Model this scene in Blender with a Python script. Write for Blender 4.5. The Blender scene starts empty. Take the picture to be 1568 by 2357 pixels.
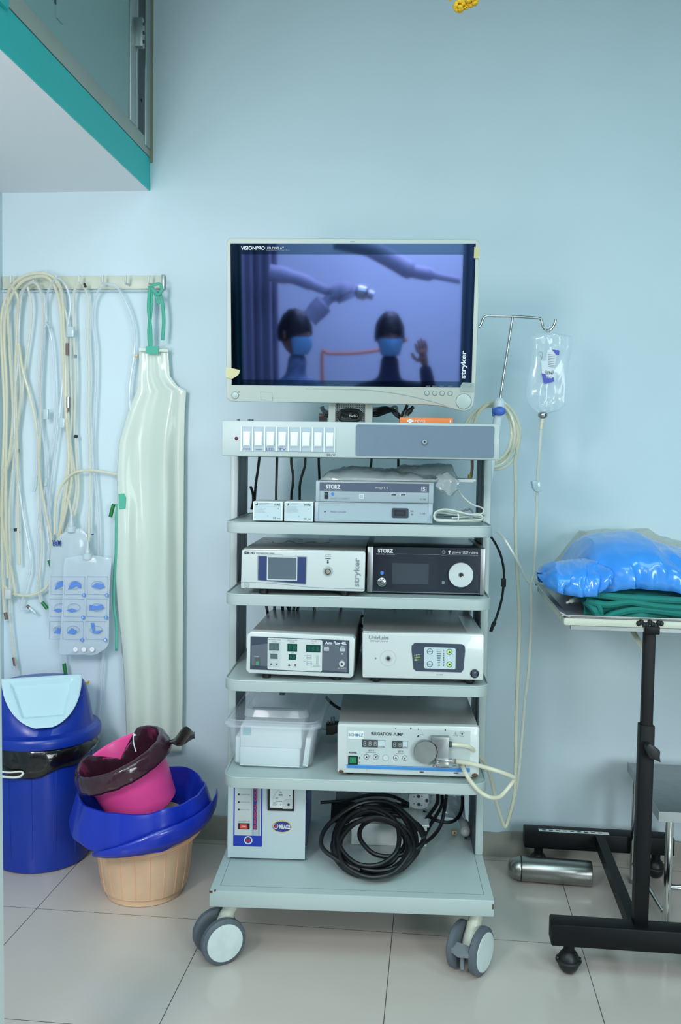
import bpy, bmesh, math, random
from mathutils import Vector, Matrix, noise
random.seed(7)
R = math.radians
sc = bpy.context.scene
COL = sc.collection
# ---------------------------------------------------------------- camera
FPX, PITCH, YAW, ROLL = 2125.0, .0537, .1027, .0155
CAM = Vector((0, -2.937, 1.25))
_f = Vector((-math.sin(YAW)*math.cos(PITCH), math.cos(YAW)*math.cos(PITCH), -math.sin(PITCH)))
_r = Vector((math.cos(YAW), math.sin(YAW), 0)); _u = _r.cross(_f)
_r2 = _r*math.cos(ROLL)+_u*math.sin(ROLL); _u2 = -_r*math.sin(ROLL)+_u*math.cos(ROLL)
cd = bpy.data.cameras.new('camera'); cam = bpy.data.objects.new('camera', cd); COL.objects.link(cam)
cd.sensor_fit = 'VERTICAL'; cd.sensor_height = 36.0; cd.lens = FPX/2357*36.0; cd.clip_start = .05; cd.clip_end = 60
m = Matrix.Identity(4)
for i in range(3):
    m[i][0] = _r2[i]; m[i][1] = _u2[i]; m[i][2] = -_f[i]; m[i][3] = CAM[i]
cam.matrix_world = m; sc.camera = cam
# ---------------------------------------------------------------- light and exposure
sc.view_settings.view_transform = 'Standard'; sc.view_settings.look = 'None'
sc.view_settings.gamma = 1; sc.view_settings.use_curve_mapping = False
sc.view_settings.exposure = -0.02
sc.cycles.max_bounces = 10; sc.cycles.transparent_max_bounces = 24; sc.cycles.transmission_bounces = 8
sc.cycles.caustics_reflective = False; sc.cycles.caustics_refractive = False
w = bpy.data.worlds.new('room_air'); sc.world = w; w.use_nodes = True
w.node_tree.nodes['Background'].inputs[0].default_value = (.34, .80, .86, 1)
w.node_tree.nodes['Background'].inputs[1].default_value = .125
def area(name, loc, target, size, power, col, sy=None, spread=math.pi):
    l = bpy.data.lights.new(name, 'AREA'); l.energy = power; l.color = col; l.shape = 'RECTANGLE'
    l.size = size; l.size_y = sy or size; l.spread = spread
    o = bpy.data.objects.new(name, l); COL.objects.link(o); o.location = loc
    o.rotation_euler = (Vector(target)-Vector(loc)).to_track_quat('-Z', 'Y').to_euler()
    return o
area('ceiling_panel_light', (.2, -2.5, 2.9), (.2, -2.499, 0), 1.5, 23, (.58, .95, 1), sy=1.0)
area('ceiling_panel_light', (1.75, -1.7, 2.9), (1.75, -1.699, 0), .8, 18, (.60, .95, 1))
area('side_lamp_and_fill', (-1.15, -3.0, 1.95), (-.8, 0, .7), .55, 11.8, (.99, .96, 1), spread=R(105))
area('side_lamp_and_fill', (-1.2, -2.7, 1.15), (-1.15, -.7, 2.1), .4, 2.8, (1, .97, 1), spread=R(80))  # this second one is an added fill, aimed up to brighten the soffit
area('front_fill_light', (2.1, -4.6, 1.5), (.3, 0, .15), 1.1, 15, (.84, .95, 1), sy=1.4, spread=R(78))  # added frontal fill from behind the camera, no doorway is built there
area('ceiling_panel_light', (0.1, -4.2, 2.9), (0.1, -4.199, 0), 1.2, 52, (.88, .96, 1))
# ---------------------------------------------------------------- colour and materials
def c(r, g, b):
    f = lambda v: (v/255/12.92) if v/255 <= .04045 else ((v/255+.055)/1.055)**2.4
    return (f(r), f(g), f(b), 1)
MATS = {}
def mat(name, col, rough=.5, metal=0., alpha=1., coat=0., spec=.5, var=0., scale=8., bump=0., bscale=40., trans=0., emit=0., sss=0., stretch=None, col2=None):
    if name in MATS: return MATS[name]
    M = bpy.data.materials.new(name); M.use_nodes = True; nt = M.node_tree; b = nt.nodes['Principled BSDF']
    if len(col) == 3: col = c(*col)
    b.inputs['Base Color'].default_value = col; b.inputs['Roughness'].default_value = rough
    b.inputs['Metallic'].default_value = metal; b.inputs['Alpha'].default_value = alpha
    b.inputs['Coat Weight'].default_value = coat; b.inputs['Specular IOR Level'].default_value = spec
    b.inputs['Transmission Weight'].default_value = trans
    if sss: b.inputs['Subsurface Weight'].default_value = sss; b.inputs['Subsurface Scale'].default_value = .02
    if emit: b.inputs['Emission Color'].default_value = col; b.inputs['Emission Strength'].default_value = emit
    if var or bump:
        tc = nt.nodes.new('ShaderNodeTexCoord'); mp = nt.nodes.new('ShaderNodeMapping')
        nt.links.new(tc.outputs['Object'], mp.inputs[0])
        if stretch: mp.inputs['Scale'].default_value = stretch
        if var:
            n = nt.nodes.new('ShaderNodeTexNoise'); n.inputs['Scale'].default_value = scale; n.inputs['Detail'].default_value = 5
            nt.links.new(mp.outputs[0], n.inputs['Vector'])
            mx = nt.nodes.new('ShaderNodeMix'); mx.data_type = 'RGBA'
            d = c(*col2) if col2 else tuple(max(0, v*(1-var)) for v in col[:3])+(1,)
            mx.inputs[6].default_value = col; mx.inputs[7].default_value = d
            rp = nt.nodes.new('ShaderNodeMapRange'); rp.inputs[1].default_value = .42; rp.inputs[2].default_value = .68
            nt.links.new(n.outputs[0], rp.inputs[0])
            if col2: rp.inputs[4].default_value = var
            nt.links.new(rp.outputs[0], mx.inputs[0]); nt.links.new(mx.outputs[2], b.inputs['Base Color'])
        if bump:
            n2 = nt.nodes.new('ShaderNodeTexNoise'); n2.inputs['Scale'].default_value = bscale; n2.inputs['Detail'].default_value = 4
            nt.links.new(mp.outputs[0], n2.inputs['Vector'])
            bp = nt.nodes.new('ShaderNodeBump'); bp.inputs['Strength'].default_value = bump; bp.inputs['Distance'].default_value = .004
            nt.links.new(n2.outputs[0], bp.inputs['Height']); nt.links.new(bp.outputs[0], b.inputs['Normal'])
    MATS[name] = M; return M
mat('wall_paint', (210, 229, 236), .62, var=.05, scale=1.6, bump=.12, bscale=30)
mat('soffit_white', (240, 240, 242), .7, bump=.1, bscale=20)
mat('teal_band', (46, 200, 196), .5)
mat('skirting_tile', (168, 166, 156), .3, var=.12, scale=3)
mat('cart_paint', (180, 194, 192), .38, var=.03, scale=6)
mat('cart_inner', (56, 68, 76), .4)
mat('panel_grey', (104, 124, 142), .5, var=.05, scale=60)
mat('white_plastic', (226, 232, 230), .35)
mat('clear_window', (196, 214, 218), .15, coat=.4)
mat('cream_plastic', (214, 218, 200), .35)
mat('monitor_shell', (188, 197, 188), .35)
mat('monitor_button', (180, 196, 190), .35)
mat('black', (22, 24, 26), .45)
mat('black_rubber', (30, 32, 35), .6)
mat('cable_black', (18, 20, 23), .4)
mat('cable_grey', (128, 134, 138), .45)
mat('cable_white', (206, 212, 204), .4)
mat('tyre_grey', (92, 100, 108), .55)
mat('wheel_white', (214, 226, 224), .4, var=.08, scale=30)
mat('steel', (190, 192, 190), .22, metal=1)
mat('steel_brushed', (170, 170, 166), .3, metal=1, var=.15, scale=30, stretch=(1, 60, 60))
mat('steel_dull', (168, 172, 172), .42, metal=1, var=.12, scale=20)
mat('tray_steel', (186, 190, 186), .4, metal=.45)
mat('chrome', (215, 218, 216), .12, metal=1)
mat('aluminium', (176, 184, 182), .38, metal=.85)
mat('grey_frame', (176, 182, 172), .5, var=.08, scale=6)
mat('frosted_pane', (146, 176, 174), .45)
mat('frame_dark', (62, 74, 76), .5)
mat('sealant', (150, 152, 120), .6)
mat('ink', (38, 42, 52), .6)
mat('ink_grey', (128, 138, 144), .6)
mat('ink_faint', (150, 168, 178), .6)
mat('white_ink', (222, 228, 230), .5)
mat('blue_ink', (44, 60, 120), .6)
mat('print_blue', (92, 138, 214), .6)
mat('print_navy', (40, 56, 140), .55)
mat('storz_face', (166, 184, 192), .4)
mat('storz_body', (190, 200, 202), .4, metal=.1)
mat('storz_band', (84, 98, 120), .4)
mat('dev_navy', (44, 62, 108), .35, coat=.3)
mat('dev_black', (36, 42, 54), .25, coat=.4)
mat('dev_dark', (60, 70, 86), .35)
mat('dev_screen', (96, 108, 118), .12, coat=1)
mat('dev_screen_dark', (58, 64, 74), .15, coat=1)
mat('dev_grey', (202, 210, 208), .36)
mat('dev_top', (168, 170, 168), .30, metal=.35, var=.06, scale=14)
mat('dev_white', (206, 213, 211), .28, coat=.3)
mat('pump_panel', (190, 202, 200), .4)
mat('pump_blue', (64, 140, 206), .4)
mat('lcd_green', (14, 70, 62), .2, coat=.6)
mat('lcd_seg', (30, 96, 84), .4)
mat('lcd_brown', (70, 74, 74), .3)
mat('seg_grey', (150, 158, 156), .4)
mat('green_rocker', (20, 130, 84), .25, coat=.5)
mat('red_rocker', (214, 66, 56), .25, coat=.5, emit=.1)
mat('red_lamp', (96, 34, 34), .2, coat=.6)
mat('blue_dot', (72, 136, 222), .4)
mat('led_green', (190, 220, 140), .4)
mat('orange_card', (236, 126, 56), .5)
mat('teal_sticker', (128, 190, 196), .5)
mat('rust', (96, 66, 52), .8)
mat('miracle_grey', (198, 212, 214), .4)
mat('miracle_blue', (34, 58, 172), .35)
mat('miracle_side', (40, 66, 130), .3, bump=.25, bscale=140)
mat('gold', (222, 196, 84), .4)
mat('red_ink', (206, 62, 58), .5)
mat('paper', (226, 234, 232), .55)
mat('blue_clip', (70, 110, 200), .4)
mat('iv_white', (222, 230, 234), .4)
mat('tube_cream', (234, 230, 204), .25, alpha=.62, coat=.4)
mat('tube_clear', (216, 226, 234), .2, alpha=.42, coat=.6)
mat('tube_ivory', (230, 230, 214), .22, alpha=.5, coat=.5)
mat('clamp_clear', (206, 226, 230), .2, alpha=.7, coat=.5)
mat('pin_brown', (120, 100, 96), .4)
mat('tip_tan', (208, 186, 142), .4)
mat('cap_green', (20, 122, 62), .4)
mat('tie_green', (84, 182, 156), .7, bump=.2, bscale=200)
mat('apron_plastic', (226, 238, 226), .36, alpha=.78, coat=.25)
mat('bag_plastic', (214, 230, 238), .15, alpha=.34, coat=1.0)
mat('bag_frost', (214, 228, 236), .25, alpha=.6, coat=.6)
mat('tub_plastic', (226, 234, 244), .2, alpha=.34, coat=.5)
mat('bin_blue', (20, 54, 160), .3, var=.1, scale=9)
mat('bin_flap', (196, 226, 234), .3)
mat('liner_black', (14, 14, 16), .18, coat=.6, bump=.6, bscale=26)
mat('liner_maroon', (62, 30, 44), .2, coat=.5, alpha=.93, bump=.5, bscale=30)
mat('liner_blue', (20, 48, 176), .3, coat=.3, bump=.2, bscale=14)
mat('pink_plastic', (248, 84, 160), .35, coat=.1)
mat('peach_plastic', (226, 190, 156), .42, var=.14, scale=12)
mat('peach_rim', (236, 180, 146), .42)
mat('table_cream', (206, 212, 194), .4)
mat('table_black', (14, 16, 19), .5, spec=.25, var=.2, scale=20)
mat('cloth_green', (24, 122, 112), .85, bump=.1, bscale=300)
mat('cloth_dark', (20, 72, 80), .85)
mat('sheet_blue', (72, 160, 250), .22, alpha=.86, coat=.5)
mat('film_clear', (214, 216, 206), .16, alpha=.42, coat=1)
mat('wrap_grey', (188, 202, 204), .12, alpha=.62, coat=1, bump=.5, bscale=24)
mat('liner_tail', (84, 80, 76), .4, alpha=.9, bump=.4, bscale=40)
mat('petal_yellow', (236, 186, 30), .6)
mat('stem_dark', (70, 64, 24), .7)
mat('tape_yellow', (214, 212, 160), .3, alpha=.8)
mat('tape_clear', (190, 206, 200), .15, alpha=.5, coat=.5)
mat('skin', (150, 104, 84), .55, sss=.1)
mat('hair', (24, 22, 24), .5)
mat('mask_blue', (130, 190, 220), .8)
mat('shirt_check', (120, 140, 170), .8, var=.4, scale=40)
mat('shirt_dark', (44, 46, 70), .8)
mat('trousers', (50, 54, 66), .85)
mat('curtain_green', (60, 120, 120), .85)
mat('drape_grey', (176, 178, 196), .85)
mat('orange_rail', (230, 130, 70), .4)
# screen glass: a dark mirror-like coated panel
mat('screen_lcd', c(156, 162, 228), .035, metal=1)
mat('screen_bezel', c(92, 112, 150), .04, metal=1)
# floor: large square vitrified tiles with thin dark joints
def floor_mat():
    M = bpy.data.materials.new('floor_tile'); M.use_nodes = True; nt = M.node_tree; b = nt.nodes['Principled BSDF']; L = nt.links.new
    tc = nt.nodes.new('ShaderNodeTexCoord'); sp = nt.nodes.new('ShaderNodeSeparateXYZ'); L(tc.outputs['Object'], sp.inputs[0])
    def mth(op, a, bb=None):
        n = nt.nodes.new('ShaderNodeMath'); n.operation = op
        for i, v in enumerate((a, bb)):
            if v is None: continue
            if isinstance(v, (int, float)): n.inputs[i].default_value = v
            else: L(v, n.inputs[i])
        return n.outputs[0]
    S = .4935
    def joint(s, off, sl):
        t = mth('DIVIDE', mth('SUBTRACT', s, off), S); fr = mth('FRACT', t)
        d = mth('MULTIPLY', mth('MINIMUM', fr, mth('SUBTRACT', 1., fr)), S)
        return mth('LESS_THAN', d, .0011), t
    jx, tx = joint(sp.outputs[0], -.0915+10*S, 0); jy, ty = joint(mth('ADD', sp.outputs[1], mth('MULTIPLY', sp.outputs[0], 0.)), -.535+10*S, 0)
    j = mth('MAXIMUM', jx, jy)
    n = nt.nodes.new('ShaderNodeTexNoise'); n.inputs['Scale'].default_value = 5; n.inputs['Detail'].default_value = 6; L(tc.outputs['Object'], n.inputs['Vector'])
    mx = nt.nodes.new('ShaderNodeMix'); mx.data_type = 'RGBA'; mx.inputs[6].default_value = c(216, 204, 194); mx.inputs[7].default_value = c(207, 196, 186); L(n.outputs[0], mx.inputs[0])
    m2 = nt.nodes.new('ShaderNodeMix'); m2.data_type = 'RGBA'; m2.inputs[7].default_value = c(92, 90, 82); L(mx.outputs[2], m2.inputs[6]); L(j, m2.inputs[0])
    L(m2.outputs[2], b.inputs['Base Color']); b.inputs['Roughness'].default_value = .16; b.inputs['Specular IOR Level'].default_value = .45
    MATS['floor_tile'] = M
floor_mat()
# ---------------------------------------------------------------- frames and measuring helpers
WORLD = Matrix.Identity(4)
CART = Matrix.Translation((-.536, -.755, 0)) @ Matrix.Rotation(.06, 4, 'Z')
MON = CART @ Matrix.Translation((.322, .215, 1.405)) @ Matrix.Rotation(-.02, 4, 'Z') @ Matrix.Rotation(.10, 4, 'X')
def P(F, px, py, x=None, y=None, z=None):
    """point of frame F seen at photo pixel (px, py) on the given local plane"""
    Fi = F.inverted(); d = _f*FPX+_r2*(px-784)-_u2*(py-1178.5)
    o = Fi @ CAM; e = (Fi.to_3x3() @ d)
    if x is not None: t = (x-o.x)/e.x
    elif y is not None: t = (y-o.y)/e.y
    else: t = (z-o.z)/e.z
    return o+e*t
def K(px, py, y): return P(CART, px, py, y=y)
def W(px, py, y): return P(WORLD, px, py, y=y)
def rect(F, x0, y0, x1, y1, y):
    xm, ym = (x0+x1)/2, (y0+y1)/2
    return P(F, x0, ym, y=y).x, P(F, x1, ym, y=y).x, P(F, xm, y1, y=y).z, P(F, xm, y0, y=y).z
# ---------------------------------------------------------------- mesh builder
def rr(x0, x1, z0, z1, r, n=5):
    r = min(r, (x1-x0)/2-1e-5, (z1-z0)/2-1e-5); o = []
    for cx, cz, a in ((x1-r, z1-r, 0), (x0+r, z1-r, 90), (x0+r, z0+r, 180), (x1-r, z0+r, 270)):
        for i in range(n+1):
            t = R(a+90*i/n); o.append((cx+r*math.cos(t), cz+r*math.sin(t)))
    return o
def smooth_path(pts, n=6, closed=False):
    P_ = [Vector(p) for p in pts]; out = []; N = len(P_)
    if N < 3: return P_
    g = (lambda i: P_[i % N]) if closed else (lambda i: P_[max(0, min(N-1, i))])
    for i in range(N if closed else N-1):
        a, b, c_, d = g(i-1), g(i), g(i+1), g(i+2)
        for k in range(n):
            t = k/n
            out.append(.5*((2*b)+(c_-a)*t+(2*a-5*b+4*c_-d)*t*t+(3*b-a-3*c_+d)*t**3))
    if not closed: out.append(P_[-1])
    return out
class B:
    def __init__(s): s.v = []; s.f = []; s.m = []; s.mn = []
    def mi(s, name):
        if name not in s.mn: s.mn.append(name)
        return s.mn.index(name)
    def add(s, vs, fs, m):
        o = len(s.v); k = s.mi(m)
        s.v += [Vector(v) for v in vs]; s.f += [tuple(i+o for i in f) for f in fs]; s.m += [k]*len(fs); return s
    def bmadd(s, bm, m):
        bm.verts.ensure_lookup_table(); bm.verts.index_update()
        s.add([v.co.copy() for v in bm.verts], [[v.index for v in f.verts] for f in bm.faces], m); bm.free(); return s
    def box(s, x0, x1, y0, y1, z0, z1, m, bev=0., seg=2):
        vs = [(x, y, z) for x in (x0, x1) for y in (y0, y1) for z in (z0, z1)]
        fs = [(0, 1, 3, 2), (4, 6, 7, 5), (0, 4, 5, 1), (2, 3, 7, 6), (0, 2, 6, 4), (1, 5, 7, 3)]
        if not bev: return s.add(vs, fs, m)
        bm = bmesh.new(); q = [bm.verts.new(v) for v in vs]
        for f in fs: bm.faces.new([q[i] for i in f])
        bmesh.ops.bevel(bm, geom=list(bm.edges), offset=bev, segments=seg, affect='EDGES', profile=.5)
        return s.bmadd(bm, m)
    def prism(s, pts, a0, a1, m, plane='xz', bev=0.):
        """outline pts in the plane, extruded from a0 to a1 along the third axis"""
        def co(p, a):
            return {'xz': (p[0], a, p[1]), 'xy': (p[0], p[1], a), 'yz': (a, p[0], p[1])}[plane]
        n = len(pts); bm = bmesh.new()
        A = [bm.verts.new(co(p, a0)) for p in pts]; Bv = [bm.verts.new(co(p, a1)) for p in pts]
        f0 = bm.faces.new(A); bm.faces.new(Bv[::-1])
        for i in range(n): bm.faces.new((A[i], Bv[i], Bv[(i+1) % n], A[(i+1) % n]))
        bmesh.ops.recalc_face_normals(bm, faces=bm.faces)
        if bev: bmesh.ops.bevel(bm, geom=list(f0.edges), offset=bev, segments=2, affect='EDGES', profile=.5)
        return s.bmadd(bm, m)
    def lathe(s, prof, o, ax, m, seg=24, arc=1.):
        ax = Vector(ax).normalized(); o = Vector(o)
        t = Vector((1, 0, 0)) if abs(ax.x) < .8 else Vector((0, 0, 1))
        a = ax.cross(t).normalized(); b = ax.cross(a); vs = []; fs = []
        for r_, h in prof:
            for i in range(seg):
                th = 2*math.pi*i/seg; vs.append(o+ax*h+a*(r_*math.cos(th))+b*(r_*math.sin(th)))
        for j in range(len(prof)-1):
            for i in range(seg):
                k = (i+1) % seg; fs.append((j*seg+i, j*seg+k, (j+1)*seg+k, (j+1)*seg+i))
        if prof[0][0] > 1e-6: fs.append(tuple(range(seg))[::-1])
        if prof[-1][0] > 1e-6: fs.append(tuple((len(prof)-1)*seg+i for i in range(seg)))
        return s.add(vs, fs, m)
    def cyl(s, p0, p1, r0, m, r1=None, seg=20, bev=0.):
        p0 = Vector(p0); p1 = Vector(p1); h = (p1-p0).length; r1 = r0 if r1 is None else r1
        pr = [(r0, 0), (r1, h)] if not bev else [(r0-bev, 0), (r0-bev*.3, bev*.3), (r0, bev), (r1, h-bev), (r1-bev*.3, h-bev*.3), (r1-bev, h)]
        return s.lathe(pr, p0, p1-p0, m, seg)
    def tube(s, pts, r, m, seg=8, n=6, closed=False, sm=True, prof=None):
        q = smooth_path(pts, n, closed) if sm else [Vector(p) for p in pts]
        N = len(q); vs = []; fs = []; up = None
        for i, p in enumerate(q):
            if closed: d = q[(i+1) % N]-q[i-1]
            else: d = q[min(N-1, i+1)]-q[max(0, i-1)]
            if d.length < 1e-9: d = Vector((0, 0, 1))
            d.normalize()
            if up is None:
                up = Vector((0, 0, 1)) if abs(d.z) < .9 else Vector((1, 0, 0))
            a = (up-d*up.dot(d))
            if a.length < 1e-6: a = d.orthogonal()
            a.normalize(); up = a; b = d.cross(a)
            ra = r[min(len(r)-1, int(i*len(r)/N))] if isinstance(r, (list, tuple)) else r
            for k in range(seg):
                th = 2*math.pi*k/seg
                if prof: vs.append(p+a*prof[0]*math.cos(th)+b*prof[1]*math.sin(th))
                else: vs.append(p+a*ra*math.cos(th)+b*ra*math.sin(th))
        for i in range(N if closed else N-1):
            for k in range(seg):
                l = (k+1) % seg; j = (i+1) % N
                fs.append((i*seg+k, i*seg+l, j*seg+l, j*seg+k))
        if not closed:
            fs.append(tuple(range(seg))[::-1]); fs.append(tuple((N-1)*seg+k for k in range(seg)))
        return s.add(vs, fs, m)
    def ell(s, ce, ra, m, seg=16, rings=10, fn=None):
        vs = []; fs = []; ce = Vector(ce)
        for j in range(rings+1):
            ph = math.pi*j/rings
            for i in range(seg):
                th = 2*math.pi*i/seg
                d = Vector((math.sin(ph)*math.cos(th), math.sin(ph)*math.sin(th), math.cos(ph)))
                k = fn(d) if fn else 1.
                vs.append(ce+Vector((d.x*ra[0]*k, d.y*ra[1]*k, d.z*ra[2]*k)))
        for j in range(rings):
            for i in range(seg):
                k = (i+1) % seg; fs.append((j*seg+i, (j+1)*seg+i, (j+1)*seg+k, j*seg+k))
        return s.add(vs, fs, m)
    def grid(s, fn, nu, nv, m, cu=False):
        vs = [fn(i/(nu if cu else nu-1), j/(nv-1)) for j in range(nv) for i in range(nu)]; fs = []
        for j in range(nv-1):
            for i in range(nu if cu else nu-1):
                k = (i+1) % nu; fs.append((j*nu+i, j*nu+k, (j+1)*nu+k, (j+1)*nu+i))
        return s.add(vs, fs, m)
    # flat marks on a face that looks towards -y
    def mark(s, x0, x1, z0, z1, y, m, r=0., t=.0006):
        if r: return s.prism(rr(x0, x1, z0, z1, r), y-t, y+.001, m)
        return s.box(x0, x1, y-t, y+.001, z0, z1, m)
    def disc(s, x, z, r_, y, m, t=.0008, seg=24): return s.cyl((x, y+.001, z), (x, y-t, z), r_, m, seg=seg)
    def ring(s, x, z, r_, w_, y, m):
        return s.tube([(x+r_*math.cos(2*math.pi*i/24), y, z+r_*math.sin(2*math.pi*i/24)) for i in range(24)], w_, m, seg=5, closed=True, sm=False)
    def text(s, t, x0, x1, z0, z1, y, m, rot=0, bold=0., th=.0004, F=None):
        vs, fs = glyphs(t, bold)
        q = []
        for a, b in vs:
            for _ in range(rot//90): a, b = -b, a
            q.append((a, b))
        ax0, ax1 = min(p[0] for p in q), max(p[0] for p in q); az0, az1 = min(p[1] for p in q), max(p[1] for p in q)
        kx = (x1-x0)/(ax1-ax0); kz = (z1-z0)/(az1-az0)
        return s.add([(x0+(a-ax0)*kx, y-th, z0+(b-az0)*kz) for a, b in q], fs, m)
_G = {}
def glyphs(t, bold):
    if (t, bold) in _G: return _G[(t, bold)]
    cu = bpy.data.curves.new('lettering', 'FONT'); cu.body = t; cu.offset = bold; cu.resolution_u = 3
    ob = bpy.data.objects.new('lettering', cu); COL.objects.link(ob)
    dg = bpy.context.evaluated_depsgraph_get(); dg.update()
    me = bpy.data.meshes.new_from_object(ob.evaluated_get(dg))
    r_ = ([(v.co.x, v.co.y) for v in me.vertices], [tuple(p.vertices) for p in me.polygons])
    bpy.data.meshes.remove(me); bpy.data.objects.remove(ob); bpy.data.curves.remove(cu)
    _G[(t, bold)] = r_; return r_
def crease(q, seed, f=1.):
    """straight crossing folds of thin plastic, about -1..1"""
    rnd = random.Random(seed); t = 0; wq = noise.noise(q*.7+Vector((seed, 0, 0)))
    for k in range(5):
        d = Vector((rnd.uniform(-1, 1), rnd.uniform(-1, 1), rnd.uniform(-1, 1))).normalized(); x = (q.dot(d)*f*(.6+.35*k)+rnd.random()*9+wq*.8) % 1.0
        t += (abs(x-.5)*4-1)/(1.3+.6*k)*(.4+.6*abs(noise.noise(q+Vector((k*3.1, seed, 0)))*2))
    return t*.55
# ---------------------------------------------------------------- objects
BASE = {}
def meta(o, label=None, cat=None, group=None, kind=None):
    for k, v in (('label', label), ('category', cat), ('group', group), ('kind', kind)):
        if v: o[k] = v
    return o
def mesh(name, b, base, angle=38, sub=0, solid=0, double=False):
    me = bpy.data.meshes.new(name)
    me.from_pydata([tuple(v-base) for v in b.v], [], b.f)
    for n in b.mn: me.materials.append(MATS[n])
    me.polygons.foreach_set('material_index', b.m); me.polygons.foreach_set('use_smooth', [True]*len(b.f))
    bm = bmesh.new(); bm.from_mesh(me); bmesh.ops.remove_doubles(bm, verts=bm.verts, dist=1e-6); bmesh.ops.recalc_face_normals(bm, faces=bm.faces); bm.to_mesh(me); bm.free()
    me.set_sharp_from_angle(angle=R(angle)); me.update()
    o = bpy.data.objects.new(name, me); COL.objects.link(o)
    if solid:
        q = o.modifiers.new('thickness', 'SOLIDIFY'); q.thickness = solid; q.offset = 0
    if sub:
        q = o.modifiers.new('smooth', 'SUBSURF'); q.levels = sub; q.render_levels = sub
    return o
def thing(name, label, cat, base, F=WORLD, group=None):
    o = bpy.data.objects.new(name, None); o.empty_display_size = .02; COL.objects.link(o)
    base = Vector(base); o.matrix_world = F @ Matrix.Translation(base); BASE[o.name] = base
    return meta(o, label, cat, group)
def part(name, b, parent, label=None, **kw):
    base = BASE[parent.name]; o = mesh(name, b, base, **kw); o.parent = parent; BASE[o.name] = base
    if label: o['label'] = label
    return o
def solo(name, b, label, cat, base, F=WORLD, group=None, **kw):
    base = Vector(base); o = mesh(name, b, base, **kw); o.matrix_world = F @ Matrix.Translation(base)
    BASE[o.name] = base; return meta(o, label, cat, group)
def struct(name, b, **kw):
    o = mesh(name, b, Vector((0, 0, 0)), **kw); BASE[o.name] = Vector((0, 0, 0)); o['kind'] = 'structure'; return o
# ================================================================ THE SETTING
b = B().box(-1.55, 2.6, -5.2, .1, -.05, 0, 'floor_tile'); struct('floor', b)
b = B().box(-1.55, 2.6, 0, .12, -.05, 3.2, 'wall_paint'); struct('wall_back', b)
b = B().box(-1.56, -1.431, -2.3, 0, -.05, 3.2, 'wall_paint'); struct('wall_left', b)
b = B().box(-1.55, 2.6, -5.3, -5.2, -.05, 3.2, 'wall_paint'); struct('wall_front', b)
b = B()
b.box(-1.431, 2.6, -.012, 0, 0, .070, 'skirting_tile')
random.seed(3)
b.prism([(-1.43+.03*i, .078+.005*math.sin(i*.9)*math.sin(i*.37)+.0025*random.random()) for i in range(134)]+[(2.56, .06), (-1.43, .06)], -.0123, -.001, 'skirting_tile')   # ragged paint edge
struct('baseboard_back', b)
b = B()
b.prism([(-2.3, 2.112), (0, 2.112), (0, 3.2), (-2.3, 3.2)], -1.55, -.937, 'soffit_white', plane='yz')
struct('ceiling', b)
b = B(); b.box(-.9375, -.934, -2.3, 0, 2.112, 2.213, 'teal_band'); struct('trim_1', b)
# loft window set in the side of the dropped ceiling
b = B()
b.box(-.9375, -.932, -2.3, -.004, 2.214, 2.262, 'grey_frame', bev=.001)
b.box(-.936, -.933, -2.3, -.002, 2.2125, 2.2145, 'frame_dark')
b.box(-.9375, -.928, -.062, -.012, 2.236, 3.1, 'aluminium', bev=.002)
b.box(-.9375, -.933, -.13, -.062, 2.26, 3.1, 'frame_dark')
b.box(-.9375, -.931, -.146, -.128, 2.26, 3.1, 'aluminium', bev=.002)
b.box(-.9375, -.935, -.155, -.146, 2.26, 3.1, 'frame_dark')
b.box(-.9375, -.929, -.205, -.155, 2.26, 3.1, 'aluminium', bev=.002)
b.box(-.9375, -.935, -2.3, -.2, 2.262, 3.1, 'frosted_pane')
b.box(-.936, -.9335, -.745, -.737, 2.34, 3.1, 'frame_dark'); b.box(-.936, -.932, -.737, -.70, 2.31, 3.1, 'frosted_pane')
b.cyl((-.934, -.095, 2.36), (-.930, -.095, 2.36), .004, 'black')
w1 = struct('window_1', b)
b = B(); b.box(-.93, -.912, -.158, -.128, 2.50, 2.57, 'cream_plastic', bev=.002); b.box(-.93, -.905, -.172, -.155, 2.49, 2.575, 'aluminium', bev=.002)
for k in range(3): b.cyl((-.906, -.164, 2.505+.026*k), (-.902, -.164, 2.505+.026*k), .005, 'frame_dark', seg=10)
o = part('latch', b, w1, 'cream catch on the window stile')
b = B(); b.box(-.935, -.925, -.006, 0, 2.2, 3.1, 'sealant'); struct('trim_2', b)
b = B(); b.box(-.99, -.925, -1.15, -1.0, 2.20, 2.28, 'teal_band', bev=.004); struct('trim_3', b)
# near door edge at the left border of the view
p = W(9, 2357, -1.45); q = W(1, 1290, -1.45)
b = B(); b.prism([(p.x+.002, 0), (q.x, q.z), (q.x-.10, q.z), (p.x-.10, 0)], -1.5, -1.45, 'white_plastic'); struct('door_1', b)

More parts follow.
